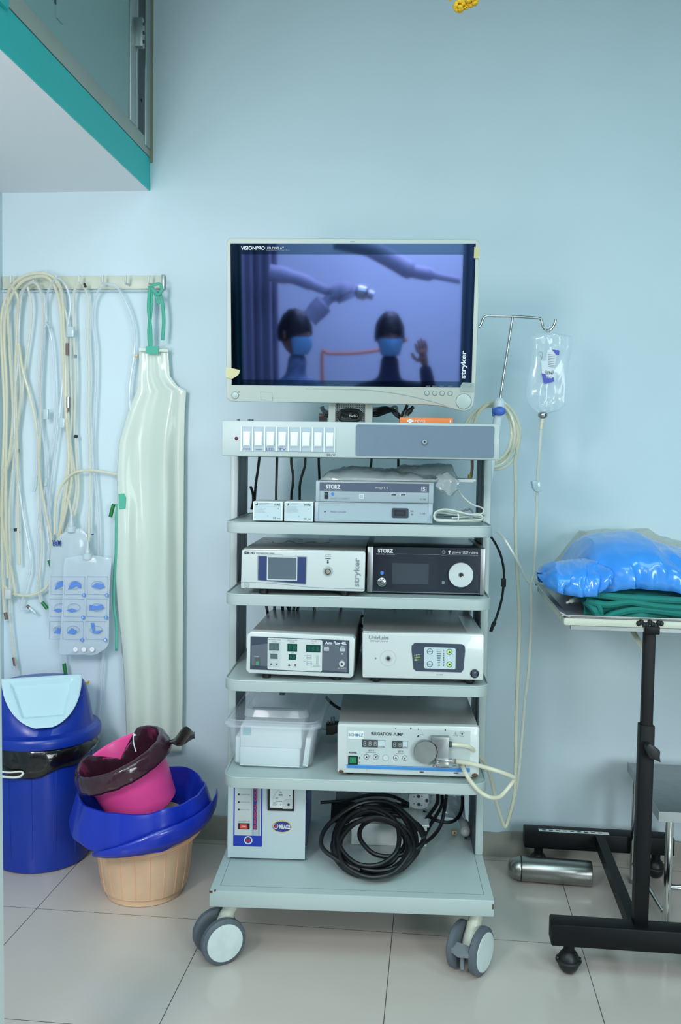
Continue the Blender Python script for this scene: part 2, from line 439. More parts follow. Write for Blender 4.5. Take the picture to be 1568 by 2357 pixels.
# ================================================================ THE CART
cart = thing('equipment_cart', 'pale blue grey five-shelf medical equipment cart on four casters in front of the wall', 'cart', (.35, .25, 0), CART)
b = B(); b.box(0, .70, 0, .50, .148, .19, 'cart_paint', bev=.003)
for x0, x1, y0, y1 in ((.022, .678, .028, .0292), (.022, .0232, .028, .47), (.6768, .678, .028, .47)): b.box(x0, x1, y0, y1, .188, .1903, 'ink_grey')
b.box(0.0, .008, -.0005, .004, .183, .189, 'rust'); b.box(.695, .6985, -.0007, .004, .168, .181, 'rust'); b.box(.012, .016, .0, .006, .187, .1905, 'rust')
part('base_platform', b, cart)
for s, x0, x1 in ((0, .0, .021), (1, .679, .70)):
    b = B(); b.box(x0, x1, .26, .44, .19, 1.27, 'cart_paint', bev=.004)
    xi = x1 if s == 0 else x0
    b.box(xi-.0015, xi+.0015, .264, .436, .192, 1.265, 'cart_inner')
    b.box(xi-.002, xi+.002, .30, .306, .192, 1.265, 'panel_grey'); b.box(xi-.002, xi+.002, .385, .391, .192, 1.265, 'panel_grey')
    part('upright', b, cart)
SH = (1.10, .92, .704, .458)
for z in SH:
    b = B(); b.prism(rr(.02, .684, .055, .50, .042, 7), z-.029, z-.004, 'cart_paint', plane='xy', bev=.002)
    o = [(x, y, z-.0025) for x, y in rr(.0215, .6825, .0565, .4985, .041, 7)]
    b.tube(o, .0022, 'cart_paint', closed=True, sm=False, seg=8)
    b.v and part('shelf', b, cart)
# top instrument box
b = B(); b.box(.018, .688, .02, .44, 1.2615, 1.3475, 'cart_paint', bev=.0025)
tb = part('top_box', b, cart)
x0, x1, z0, z1 = rect(CART, 819.4, 975, 1137.5, 1057, .02)
b = B(); b.mark(x0, x1, 1.2665, 1.3415, .019, 'panel_grey', r=.005, t=.002); part('drawer_front', b, tb, 'slate grey drawer front')
k = K(977.6, 1017.4, .017); b = B(); b.disc(k.x, k.z, .0058, .017, 'chrome', t=.006); b.disc(k.x, k.z, .0024, .011, 'black', t=.001); part('drawer_lock', b, tb)
k = K(544.5, 1009.3, .02); b = B(); b.ring(k.x, k.z, .0052, .001, .0195, 'white_plastic'); b.ell((k.x, .019, k.z), (.0046, .004, .0046), 'red_lamp', 12, 8); part('indicator_lamp', b, tb)
bx = [554.6, 580.9, 608.5, 635.8, 663, 690.6, 718, 745.2, 772]
for i in range(8):
    xa = K(bx[i], 1010, .02).x; xb = K(bx[i+1], 1010, .02).x; za, zb = 1.2745, 1.3330
    b = B(); b.mark(xa+.0002, xb-.0002, za, zb, .0195, 'storz_face', t=.002)
    b.mark(xa, xa+.003, za, zb, .018, 'white_plastic', t=.003)
    if i == 7: b.mark(xb-.002, xb, za, zb, .018, 'white_plastic', t=.003)
    b.mark(xa+.0062, xb-.0042, 1.2865, 1.3210, .0175, 'white_plastic', t=.002, r=.001)
    b.prism([(.0155, 1.2885), (.0155, 1.319), (.0145, 1.319), (.010, 1.2915), (.0108, 1.2885)], xa+.0075, xb-.0055, 'white_plastic', plane='yz')
    tx = {0: ('CO2', .0045), 1: ('CAMERA', .003), 2: ('LED', .006), 3: ('TV', .006)}.get(i)
    if tx: b.text(tx[0], xa+.006, xb-.004, 1.2764, 1.2764+tx[1], .0173, 'print_navy')
    part('rocker_switch', b, tb)
b = B(); q = rect(CART, 751.5, 1044.7, 772, 1050, .02); b.text('20+V', q[0], q[1], q[2], q[3], .0195, 'ink'); part('pen_note', b, tb)
for px in (549, 574, 580):
    b = B(); k = K(px, 969, .06); b.cyl((k.x, .06, 1.3465), (k.x, .06, 1.3525), .0045, 'steel', seg=6); part('bolt', b, tb)
# display mount standing on the top box
xa, xb = K(757, 950, .28).x, K(858, 950, .28).x; xc, xd = K(773, 950, .28).x, K(840.5, 950, .28).x
b = B(); b.box(xa, xc, .265, .32, 1.3475, 1.62, 'monitor_shell', bev=.002); b.box(xd, xb, .265, .32, 1.3475, 1.62, 'monitor_shell', bev=.002); part('mount_bracket', b, cart)
b = B(); b.box(xc, xd, .285, .289, 1.3475, 1.60, 'storz_body')
for i in range(13):
    for j in range(14): b.cyl((xc+.0035+i*(xd-xc-.007)/12, .286, 1.3525+.0058*j), (xc+.0035+i*(xd-xc-.007)/12, .2842, 1.3525+.0058*j), .0014, 'black', seg=8)
part('perforated_plate', b, cart)
# casters
def caster(x, y, yaw, brake):
    cs = B(); M = Matrix.Translation((x, y, 0)) @ Matrix.Rotation(yaw, 4, 'Z')
    def T(v): return M @ Vector(v)
    cs.cyl(T((0, 0, .118)), T((0, 0, .150)), .0165, 'cream_plastic', seg=20, bev=.002)
    cs.cyl(T((0, 0, .1455)), T((0, 0, .1485)), .0195, 'steel', seg=20)
    cs.tube([T((0, 0, .13)), T((.010, 0, .105)), T((.028, 0, .07)), T((.030, 0, .058))], [.017, .019, .02, .014], 'cream_plastic', seg=12)
    c_ = part('caster', cs, cart)
    for sy in (-1, 1):
        wb = B(); a = T((.03, sy*.020, .058)); bb = T((.03, sy*.040, .058)); ax = bb-a
        wb.lathe([(.030, 0), (.052, 0), (.0575, .004), (.058, .010), (.0575, .016), (.053, .0195), (.046, .021)], a, ax, 'tyre_grey', 40)
        wb.lathe([(.0, .0245), (.02, .0242), (.040, .0235), (.0465, .0225), (.047, .019)], a, ax, 'wheel_white', 36)
        part('wheel', wb, c_)
    if brake:
        pb = B(); pb.box(-.003, .003, -.010, .010, -.02, .0, 'cable_grey')
        pb = B(); pb.tube([T((.03, 0, .07)), T((.055, .0, .058)), T((.078, 0, .064))], .007, 'cable_grey', seg=8)
        q = [T(v) for v in ((.062, -.022, .070), (.062, .022, .070), (.086, .024, .062), (.094, 0, .060), (.086, -.024, .062))]
        pb.add(q+[v+Vector((0, 0, .009)) for v in q], [(0, 1, 2, 3, 4), (9, 8, 7, 6, 5)]+[(i, i+5, (i+1) % 5+5, (i+1) % 5) for i in range(5)], 'cable_grey')
        pb.cyl(T((.07, 0, .022)), T((.07, 0, .06)), .006, 'cable_grey', seg=8)
        part('brake_pedal', pb, c_, 'grey brake pedal')
caster(.045, .05, R(211), False)
caster(.662, .05, R(238), True)
caster(.05, .45, R(40), False); caster(.65, .45, R(100), False)
# ---------------------------------------------------------------- drip pole fixed to the rear of the cart
pt = K(1180, 731, .4); pb_ = K(1152, 921, .4)
b = B(); ax = pb_.x-.003
sl = Vector((pt.x-pb_.x, 0, pt.z-pb_.z)).normalized(); top = Vector((ax, .40, pb_.z-.03)); bot = top-sl*.62; bot.y = .47
b.cyl(bot, top, .0125, 'iv_white', seg=20)
b.cyl((ax-.001, .40, pb_.z-.035), (ax, .40, pb_.z-.002), .0158, 'iv_white', seg=20, bev=.003); b.lathe([(.0155, 0), (.011, .009), (.006, .012)], (ax, .40, pb_.z-.006), (0, 0, 1), 'iv_white', 20)
b.box(.688, .715, .41, .45, 1.29, 1.32, 'iv_white', bev=.002)
pole = part('drip_pole', b, cart, 'white tube with a bent steel hanger')
b = B(); b.tube([(ax, .40, pb_.z-.01), pt], .0038, 'steel', sm=False, seg=12)
H = [(1098.5, 753), (1103, 752), (1106.7, 748.3), (1110, 740), (1112.5, 733), (1120.7, 727.6), (1140, 727.6), (1176.6, 728.2), (1210, 730), (1239.6, 732.4), (1246.5, 737), (1248.6, 745), (1251, 753), (1258, 760), (1266, 759.6), (1272, 754), (1277, 745), (1279.3, 735)]
b.tube([K(x, y, .4) for x, y in H], .0038, 'steel', seg=10, n=4); part('hanger', b, pole, 'bent steel hanger')
b = B(); b.ell((ax, .385, K(1150, 947, .4).z), (.0175, .008, .013), 'blue_clip', 14, 8); b.box(ax-.019, ax-.013, .39, .405, 1.385, 1.41, 'blue_clip', bev=.002); part('clip', b, pole, 'blue clip')
# ================================================================ DEVICES ON THE CART
def kx(px, y, py=1300): return K(px, py, y).x
def kz(py, y, px=800): return K(px, py, y).z
def rm(b, F, r, y, m, rad=0., t=.0006):
    q = rect(F, r[0], r[1], r[2], r[3], y); b.mark(*q, y, m, r=rad, t=t); return q
def tx(b, F, s, r, y, m, bold=0., rot=0): 
    q = rect(F, r[0], r[1], r[2], r[3], y); b.text(s, *q, y-.0006, m, bold=bold, rot=rot)
def dc(b, F, px, py, rp, y, m, t=.0008):
    k = P(F, px, py, y=y); b.disc(k.x, k.z, rp*.00108, y, m, t=t); return k
def yawed(x, y, a): return CART @ Matrix.Translation((x, y, 0)) @ Matrix.Rotation(a, 4, 'Z')
def stryker(b, F, r, y, m, rot=1):
    tx(b, F, 'stryker', r, y, m, bold=.02, rot=90)
# --- monitor
mon = thing('monitor', 'large flat medical display with pale grey shell and reflecting screen on the cart', 'monitor', (0, 0, 0), MON)
q = [P(MON, x, y, y=0) for x, y in ((528, 547), (1097, 551), (1103.5, 558), (1103, 700), (1096, 880), (1092.5, 922), (1090, 934), (1083, 943), (1070, 947), (1056, 945), (1040, 940), (1010, 934), (969, 931.5), (800, 928.5), (560, 925), (530, 923.5), (521.5, 916), (520.3, 880), (521, 700), (521.5, 555))]
b = B(); b.prism([(v.x, v.z) for v in q], 0, .045, 'monitor_shell', bev=.004)
x0, x1, z0, z1 = P(MON, 532, 720, y=0).x, P(MON, 1090.5, 720, y=0).x, P(MON, 800, 889, y=0).z, P(MON, 800, 560.5, y=0).z
b.prism(rr(x0+.06, x1-.06, z0-.015, z1-.02, .02), .044, .075, 'monitor_shell', bev=.006)
part('shell', b, mon)
b = B(); b.tube([P(MON, x, y, y=-.0008) for x, y in ((704, 895), (800, 896), (859, 899), (930, 909), (990, 923), (1027, 934))], .0007, 'ink_faint', seg=5); part('groove', b, mon); b = B()
b.tube([P(MON, x, y, y=-.0008) for x, y in ((600, 902), (626, 903), (628, 921), (601, 920))], .0005, 'ink_faint', seg=4, closed=True, sm=False)
part('groove', b, mon); b = B(); b.mark(P(MON, 806, 553, y=0).x, P(MON, 817, 553, y=0).x, z1+.0035, z1+.006, 0, 'ink_faint'); part('vent_mark', b, mon)
b = B(); b.box(x0, x1, -.0012, .003, z0, z1, 'screen_bezel'); g = part('screen', b, mon)
lx0, lx1, lz0, lz1 = P(MON, 556, 720, y=0).x, P(MON, 1063, 720, y=0).x, P(MON, 800, 876, y=0).z, P(MON, 800, 586, y=0).z
b = B(); b.box(lx0, lx1, -.0014, 0, lz0, lz1, 'screen_lcd'); part('display_area', b, g)
b = B(); tx(b, MON, 'VISIONPRO', (555, 566.5, 610, 575.5), -.002, 'white_ink', bold=.02); tx(b, MON, 'LED DISPLAY', (612, 568, 654, 574), -.002, 'white_ink')
q = rect(MON, 612, 575.5, 667, 576.3, -.002); b.mark(*q, -.002, 'ink_grey'); stryker(b, MON, (1061, 807, 1076, 871), -.002, 'white_ink')
for x, s in ((981, 'INPUT'), (995, 'MENU'), (1012, 'ADJUST'), (1032, 'SELECT')): tx(b, MON, s, (x, 887.6, x+10, 890.4), -.002, 'ink_grey')
part('lettering', b, mon)
for x, y, r_ in ((983, 904.7, 5), (1001, 905, 5), (1018, 905.3, 5), (1036, 905.7, 5), (1067.5, 924, 17.5), (541.6, 909.8, 8)):
    b = B(); k = P(MON, x, y, y=0); rr_ = r_*.0011
    b.ring(k.x, k.z, rr_+.0006, .0006, -.0006, 'ink_grey'); b.lathe([(rr_, 0), (rr_, .0022), (rr_*.85, .0032), (0, .0034)], (k.x, .0, k.z), (0, -1, 0), 'monitor_button', 28)
    part('button', b, mon)
b = B(); dc(b, MON, 550.6, 902.3, 1.3, 0, 'ink'); part('sensor', b, mon)
def tape(pts, m, nm='tape'):
    b = B(); q = [P(MON, x, y, y=-.0035) for x, y in pts]; b.prism([(v.x, v.z) for v in q], -.0036, -.0022, m); part(nm, b, mon, 'strip of clear tape' if m == 'tape_clear' else 'yellowed sticky tape')
tape(((520.6, 845), (545, 850), (553, 852), (550, 861), (545, 866), (534, 872), (519.5, 868)), 'tape_yellow')
tape(((1092, 568), (1104.5, 570), (1103, 595), (1091, 594)), 'tape_yellow')
tape(((1066, 880), (1093, 881.5), (1092, 902), (1059, 900), (1061, 886)), 'tape_clear')
# --- two small cartons
def carton(px0, px1, py0, py1, yl, a, label, seed):
    x0, x1 = kx(px0, yl, 1180), kx(px1, yl, 1180); z1 = kz(py0, yl, (px0+px1)/2); F = yawed((x0+x1)/2, yl, a); w_ = (x1-x0)/2
    t = thing('carton', label, 'box', (0, .05, 1.099), F, 'small white labelled cartons on the upper shelf')
    b = B(); b.box(-w_, w_, 0, .125, 1.099, z1, 'paper', bev=.0012); part('carton_body', b, t)
    b = B(); h = z1-1.099; y = -.0003
    def M(u0, u1, v0, v1, m): b.mark(-w_+2*w_*u0, -w_+2*w_*u1, 1.099+h*v0, 1.099+h*v1, y, m, t=.0003)
    M(.04, .96, .06, .95, 'clear_window'); b.mn and None
    b.text('STORZ', -w_+2*w_*.70, -w_+2*w_*.92, 1.099+h*.80, 1.099+h*.90, y-.0004, 'ink', bold=.03)
    b.prism([(-w_+2*w_*u, 1.099+h*v) for u, v in ((.08, .80), (.16, .80), (.16, .92), (.135, .92), (.135, .86), (.08, .84))], y-.0006, y, 'ink')
    b.text('CE', -w_+2*w_*.68, -w_+2*w_*.78, 1.099+h*.10, 1.099+h*.19, y-.0004, 'ink'); b.text('0123', -w_+2*w_*.82, -w_+2*w_*.92, 1.099+h*.11, 1.099+h*.16, y-.0004, 'ink', bold=.03)
    random.seed(seed)
    for k in range(3): M(.2, .55-.05*k, .90-.035*k, .915-.035*k, 'ink_grey')
    for k in range(7): M(.07, .30+.2*random.random(), .70-.045*k, .712-.045*k, 'ink' if k == 0 else 'ink_grey')
    M(.04, .96, .755, .759, 'ink'); M(.48, .52, .24, .27, 'ink_grey'); M(.84, .87, .62, .66, 'ink')
    part('printed_label', b, t)
carton(582.5, 650.5, 1154.5, 1200, .12, .02, 'small white carton with printed label on upper shelf, next to left upright', 1)
carton(654.5, 720.5, 1155, 1201, .118, .0, 'small white carton with printed label, on upper shelf against the flat grey unit', 5)
# --- flat grey units
y = .125
x0, x1 = kx(724, y, 1180), kx(996.5, y, 1180)
t = thing('camera_link_unit', 'flat grey unit with black socket on upper shelf, lower of the two stacked', 'medical device', ((x0+x1)/2, .3, 1.0975), CART)
b = B(); b.box(x0, x1, y+.005, .44, 1.101, 1.148, 'storz_body', bev=.001); b.box(x0, x1, y, y+.006, 1.099, 1.149, 'storz_face', bev=.0015)
for x in (x0+.03, x1-.03): b.cyl((x, .16, 1.0975), (x, .16, 1.103), .008, 'black'); b.cyl((x, .42, 1.0975), (x, .42, 1.103), .008, 'black')
part('housing', b, t)
b = B(); q = rect(CART, 733, 1159, 986, 1199, y); b.mark(*q, y, 'storz_face'); 
for a in ((q[0], q[1], q[3]-.0006, q[3]), (q[0], q[0]+.0006, q[2], q[3]), (q[1]-.0006, q[1], q[2], q[3])): b.mark(*a, y-.0004, 'ink_grey')
tx(b, CART, 'IMAGE1 S H3-LINK', (760.5, 1176, 797, 1180), y-.0006, 'ink_grey'); tx(b, CART, 'TC 300', (965, 1180, 979, 1184), y-.0006, 'ink_grey'); dc(b, CART, 748, 1177.6, 1.8, y-.0003, 'ink')
dc(b, CART, 948.5, 1184, 2.6, y-.0003, 'ink_grey'); rm(b, CART, (945, 1175, 952, 1178.5), y-.0003, 'ink_grey'); part('front_plate', b, t)
b = B(); q = rm(b, CART, (902, 1169.5, 940.5, 1192), y, 'dev_dark', rad=.004, t=.003); q = rm(b, CART, (907, 1173.5, 934.5, 1187.5), y-.003, 'black', rad=.002, t=.0005)
rm(b, CART, (912, 1178, 930, 1184), y-.0034, 'ink'); part('socket', b, t)
y = .130
x0, x1 = kx(727, y, 1130), kx(998.5, y, 1130)
t = thing('camera_control_unit', 'flat grey unit with dark header band on upper shelf, upper of the two stacked', 'medical device', ((x0+x1)/2, .3, 1.1485), CART)
b = B(); b.box(x0, x1, y+.005, .44, 1.150, 1.203, 'storz_body', bev=.001); b.box(x0, x1, y, y+.006, 1.1495, 1.202, 'storz_face', bev=.0015)
part('housing', b, t)
b = B(); rm(b, CART, (736, 1112, 988, 1132), y, 'storz_band'); tx(b, CART, 'STORZ', (750.5, 1115, 784, 1125.5), y-.0006, 'white_ink', bold=.05); tx(b, CART, 'KARL STORZ - ENDOSKOPE', (746, 1127, 787.5, 1129.3), y-.0006, 'white_ink')
tx(b, CART, 'image1 S', (864, 1120, 893, 1126.5), y-.0006, 'white_ink'); q = rect(CART, 970, 1120, 982, 1131, y)
for a in ((q[0], q[1], q[2], q[2]+.0007), (q[0], q[1], q[3]-.0007, q[3]), (q[0], q[0]+.0007, q[2], q[3]), (q[1]-.0007, q[1], q[2], q[3])): b.mark(*a, y-.0006, 'white_ink')
tx(b, CART, 'S', (973, 1121.5, 979.5, 1130), y-.0006, 'white_ink', bold=.03)
part('header_band', b, t, 'dark slate band with white lettering')
b = B(); q = rect(CART, 736, 1132.5, 987, 1155.5, y)
for a in ((q[0], q[1], q[2], q[2]+.0006), (q[0], q[0]+.0006, q[2], q[3]), (q[1]-.0006, q[1], q[2], q[3])): b.mark(*a, y, 'ink_grey')
tx(b, CART, 'IMAGE1 S CONNECT', (761, 1145, 807, 1149), y, 'ink_faint'); tx(b, CART, 'TC 200', (966, 1147.5, 980.5, 1151.5), y, 'ink_grey'); rm(b, CART, (827, 1137, 838, 1148), y, 'white_ink'); rm(b, CART, (829.5, 1139.5, 835.5, 1145.5), y-.0005, 'storz_face'); rm(b, CART, (831.5, 1141.5, 833.5, 1143.5), y-.0009, 'white_ink')
dc(b, CART, 766, 1137, 4, y, 'blue_dot'); tx(b, CART, 'ψ', (912, 1144.5, 919, 1147.5), y, 'ink_grey'); part('markings', b, t)
b = B(); rm(b, CART, (747, 1132.5, 755, 1148), y, 'dev_black', t=.003); rm(b, CART, (749, 1135, 753, 1140), y-.003, 'lcd_seg'); part('power_switch', b, t)
for xx in (900, 922):
    b = B(); rm(b, CART, (xx, 1136, xx+13, 1142), y, 'white_plastic'); rm(b, CART, (xx+1.2, 1137.2, xx+11.8, 1140.8), y-.0006, 'ink'); rm(b, CART, (xx+2.5, 1138.8, xx+10.5, 1140.6), y-.0012, 'steel'); part('usb_port', b, t)
# --- tray wrapped in grey plastic on the top unit
t = thing('wrapped_tray', 'pale flat tray with crumpled clear plastic wrap on the upper stacked grey unit', 'tray', (.4, .2, 1.2035), CART)
b = B(); b.box(kx(739, .14, 1100), kx(1092, .14, 1108), .145, .30, 1.2035, 1.211, 'wheel_white', bev=.003); b.box(kx(1000, .14), kx(1092, .14), .145, .30, 1.206, 1.213, 'wheel_white', bev=.002); part('tray', b, t)
def lump(x0, x1, y0, y1, zb, prof, m, seed, nu=44, nv=22, amp=.006):
    b = B(); 
    def fn(u, v):
        a = math.pi*v; x = x0+(x1-x0)*u
        h = 0
        for (ua, ha), (ub, hb) in zip(prof, prof[1:]):
            if ua <= u <= ub: h = ha+(hb-ha)*(u-ua)/(ub-ua)
        yy = (y0+y1)/2-(y1-y0)/2*math.cos(a); s = math.sin(a)**.65 if 0 < v < 1 else 0
        n = noise.noise(Vector((x*38+seed, yy*30, seed)))*amp+abs(noise.noise(Vector((x*80, yy*60+seed, 3))))*amp*.8
        return (x, yy+n*.6, zb+h*s+n*(1 if s > .1 else .2))
    b.grid(fn, nu, nv, m); return b
b = lump(kx(737, .15, 1100), kx(1010, .15, 1090), .14, .33, 1.205, [(0, .004), (.06, .022), (.25, .036), (.5, .030), (.8, .022), (1, .008)], 'wrap_grey', 2)
part('plastic_wrap', b, t, 'grey translucent plastic wrap')
b = lump(kx(865, .2, 1090), kx(1056, .2, 1085), .18, .36, 1.206, [(0, .004), (.3, .036), (.75, .044), (.93, .042), (1, .006)], 'wrap_grey', 9)
part('plastic_wrap', b, t, 'grey translucent plastic wrap')
b = B()
def knot(u, v):
    a = 2*math.pi*u; k = K(1028, 1111, .14); r_ = .014+.014*math.sin(math.pi*v); n = 1+.35*noise.noise(Vector((math.cos(a)*2, math.sin(a)*2, v*4)))
    return (k.x+(-.024+.052*v)+.004*math.sin(a*3), .135+r_*math.cos(a)*n*.7, k.z+r_*1.05*math.sin(a)*n-.004*v)
b.grid(knot, 20, 12, 'wrap_grey', cu=True); part('wrap_tail', b, t)
# --- white cable bundle
b = B(); F0 = CART
bun = [[(1000, 1192), (1004, 1178), (1030, 1172.5), (1080, 1184), (1108, 1187), (1106, 1196), (1060, 1199), (1012, 1199)],
       [(1002, 1188), (1010, 1175), (1050, 1180), (1100, 1189), (1113, 1194), (1098, 1199.5), (1040, 1199), (1006, 1196)],
       [(998, 1186), (1012, 1180), (1060, 1186), (1108, 1182), (1112, 1189), (1070, 1196), (1020, 1196), (1001, 1193)],
       [(1004, 1183), (1020, 1176), (1056, 1183), (1092, 1194), (1108, 1198), (1070, 1201), (1024, 1200), (1004, 1198)]]
for i, q in enumerate(bun): b.tube([K(x, y_, .11+.012*i+.006*math.sin(j*1.7)) for j, (x, y_) in enumerate(q)], .0024, 'cable_white', seg=7, closed=True)
b.tube([K(x, y_, d) for x, y_, d in ((1052, 1125, .17), (1066, 1143, .16), (1080, 1156, .15), (1094, 1164, .15), (1108, 1168, .14), (1114, 1175, .13), (1108, 1183, .12), (1088, 1188, .12), (1040, 1192, .12))], .0022, 'cable_white', seg=7)
b.tube([K(1054, 1183, .10), K(1056, 1190, .098), K(1054, 1200, .10)], .0016, 'white_plastic', seg=6)
b.tube([K(998, 1181, .2), K(1040, 1183, .21), K(1070, 1175, .22), K(1083, 1172, .22), K(1090, 1181, .22)], .0026, 'cable_grey', seg=6)
solo('cable_bundle', b, 'tied bundle of thin white cable on the upper shelf right of the flat grey units', 'cable', K(1055, 1200, .12), CART)
# --- camera console (touch screen)
F = yawed(kx(699, .072, 1355), .072, -.012); Fy = 0
def fr(n, lab, cat, F, z): return thing(n, lab, cat, (0, .1, z), F)
def corners(F, *ps): return [(v.x, v.z) for v in (P(F, x, y, y=0) for x, y in ps)]
t = fr('camera_console', 'white console with blue-framed grey touch screen on second shelf, left of the black console', 'medical device', F, .9165)
q = corners(F, (558, 1266), (839, 1269.5), (841.5, 1274), (839.5, 1360), (836, 1362), (700, 1358), (556, 1354), (554.5, 1351), (556.5, 1270))
b = B(); b.prism(q, 0, .012, 'dev_grey', bev=.002); part('front_panel', b, t)
xa, xb = q[8][0]+.002, q[2][0]-.002; zt = kz(1268, .072)
b = B(); b.box(xa, xb, .012, .36, .93, zt, 'dev_top', bev=.002)
for x in (xa+.05, xb-.05):
    for yy in (.03, .33): b.cyl((x, yy, .9165), (x, yy, .935), .012, 'black')
for px_ in (610, 690, 760): b.box(P(F, px_, 1240, z=zt).x, P(F, px_, 1240, z=zt).x+.012, .30, .303, zt-.001, zt+.0004, 'ink')
b.tube([P(F, x, y_, z=zt+.0005) for x, y_ in ((628, 1246), (629, 1249), (652, 1250), (662, 1245), (672, 1246), (688, 1251), (720, 1247), (735, 1250), (760, 1248))], .0006, 'ink_grey', seg=4)
part('casing', b, t)
b = B(); tx(b, F, '1288 HD', (562, 1269.5, 587, 1275.5), 0, 'ink', bold=.03); tx(b, F, 'HIGH DEFINITION CAMERA', (590, 1272, 632, 1274.8), 0, 'ink'); q = rect(F, 590, 1276, 652, 1276.5, 0); b.mark(*q, 0, 'ink_grey')
tx(b, F, 'CAMERA', (748, 1284, 762, 1286.7), 0, 'ink', bold=.03); stryker(b, F, (814.5, 1284, 831.5, 1350.5), 0, 'ink_grey')
q = corners(F, (753.6, 1289), (756.4, 1289), (756.4, 1294), (758, 1294), (755, 1298), (752, 1294), (753.6, 1294)); b.prism(q, -.0006, .001, 'ink')
b.tube([P(F, x, y_, y=-.0004) for x, y_ in ((749, 1281), (749, 1278), (753, 1275.5), (756, 1278), (761, 1277), (762, 1281))], .0004, 'ink_grey', seg=4, closed=True, sm=False)
b.tube([P(F, x, y_, y=-.0004) for x, y_ in ((557, 1340), (600, 1341), (650, 1345), (720, 1352), (839, 1356))], .0007, 'ink_faint', seg=4)
b.ring(*[(lambda k: (k.x, k.z))(P(F, 567, 1272, y=0))][0], .003, .0004, -.0003, 'print_navy'); part('lettering', b, t)
b = B(); q = corners(F, (594.5, 1278.5), (706, 1281), (706.5, 1283), (705, 1343), (703, 1345.5), (595, 1336), (593, 1334), (593, 1280)); b.prism(q, -.0016, .001, 'aluminium')
q = corners(F, (595.5, 1280), (705, 1282.5), (703.6, 1343.6), (594.6, 1334.6)); b.prism(q, -.0022, .001, 'dev_navy'); s_ = part('screen_surround', b, t, 'navy screen surround')
b = B(); rm(b, F, (614.5, 1281, 684.5, 1336), -.002, 'dev_grey', t=.001); rm(b, F, (617, 1283, 682.5, 1333.5), -.003, 'dev_screen', t=.0006); part('touch_screen', b, s_)
b = B(); k = P(F, 754.9, 1315.5, y=0); b.ring(k.x, k.z, .0125, .0003, -.0003, 'ink_grey'); b.ring(k.x, k.z, .0100, .0008, -.0003, 'ink_faint'); b.lathe([(.0075, 0), (.0075, .004), (.0062, .005), (.0058, .002)], (k.x, 0, k.z), (0, -1, 0), 'ink', 24); b.disc(k.x, k.z, .0058, -.002, 'steel_dull')
for i in range(12): b.disc(k.x+.0038*math.cos(i*.524), k.z+.0038*math.sin(i*.524), .0007, -.003, 'gold', seg=6)
part('camera_socket', b, t)
b = B(); k = P(F, 567.7, 1346, y=0); b.lathe([(.0062, 0), (.0062, .0015), (.0056, .002), (0, .002)], (k.x, 0, k.z), (0, -1, 0), 'dev_white', 24); b.ring(k.x, k.z, .0060, .0005, -.0018, 'ink_grey'); b.ring(k.x, k.z, .0038, .0003, -.0022, 'ink_grey'); b.ring(k.x, k.z, .0018, .0003, -.0022, 'ink'); part('power_button', b, t)
# --- black light source
y = .135; F = yawed(kx(980, y, 1320), y, 0)
t = fr('black_light_source', 'black console with white round socket disc on second shelf, by the right upright', 'medical device', F, .9165)
q = rect(F, 845.5, 1260, 1117, 1368, 0); q = (q[0], q[1], .9195, kz(1259, y, 900))
xi0, xi1 = P(F, 858.4, 1320, y=0).x, P(F, 1105.5, 1320, y=0).x
b = B(); b.box(q[0], xi0, 0, .33, q[2], q[3], 'steel_dull', bev=.001); part('side_rail', b, t); b = B(); b.box(xi1, q[1], 0, .33, q[2], q[3], 'steel_dull', bev=.001); part('side_rail', b, t)
b = B(); b.box(xi0, xi1, .004, .33, q[2]+.001, q[3]-.001, 'dev_black', bev=.001)
for x in (xi0+.03, xi1-.03):
    for yy in (.03, .30): b.cyl((x, yy, .9165), (x, yy, .922), .01, 'black')
part('casing', b, t)
b = B(); b.box(xi0+.0005, xi1-.0005, 0.0005, .004, q[2]+.0005, q[3]-.0005, 'dev_black'); b.mark(xi0+.001, xi1-.001, q[2]+.002, q[2]+.0032, .0005, 'ink_grey')
tx(b, F, 'STORZ', (870, 1262.8, 905.5, 1272.6), 0, 'white_ink', bold=.05); tx(b, F, 'KARL STORZ - ENDOSKOPE', (866.5, 1274.4, 909, 1276.6), 0, 'white_ink')
for r_ in ((914, 1275.5, 1013, 1276.2), (1030, 1277.2, 1101, 1277.9)): b.mark(*rect(F, *r_, 0), 0, 'ink_grey')
tx(b, F, 'power LED rubina', (1042.5, 1268.3, 1100.5, 1276), 0, 'white_ink'); tx(b, F, 'TL 400', (1090, 1278.5, 1100.5, 1281), 0, 'ink_grey'); tx(b, F, 'NIR/ICG', (1015.5, 1277, 1028, 1279), 0, 'ink_grey')
dc(b, F, 1021.7, 1270.5, 4.2, 0, 'ink_grey'); dc(b, F, 1021, 1271, 2.2, -.0006, 'dev_black'); dc(b, F, 1034.8, 1269.5, 2.8, 0, 'white_ink'); rm(b, F, (1033.5, 1271, 1036, 1275), 0, 'white_ink')
rm(b, F, (1017.5, 1338, 1023.5, 1344), 0, 'ink_grey'); rm(b, F, (902, 1296.5, 987, 1344.5), 0, 'dev_screen_dark', t=.0008); dc(b, F, 879.6, 1318.7, 4.2, 0, 'blue_dot'); part('front_panel', b, t)
b = B(); k = P(F, 879.2, 1339.7, y=0); b.lathe([(.0118, 0), (.0118, .003), (.0105, .004), (.0, .004)], (k.x, 0, k.z), (0, -1, 0), 'steel', 28); b.ring(k.x, k.z, .0082, .0007, -.004, 'ink'); b.ring(k.x, k.z, .0042, .0006, -.004, 'ink'); part('power_button', b, t)
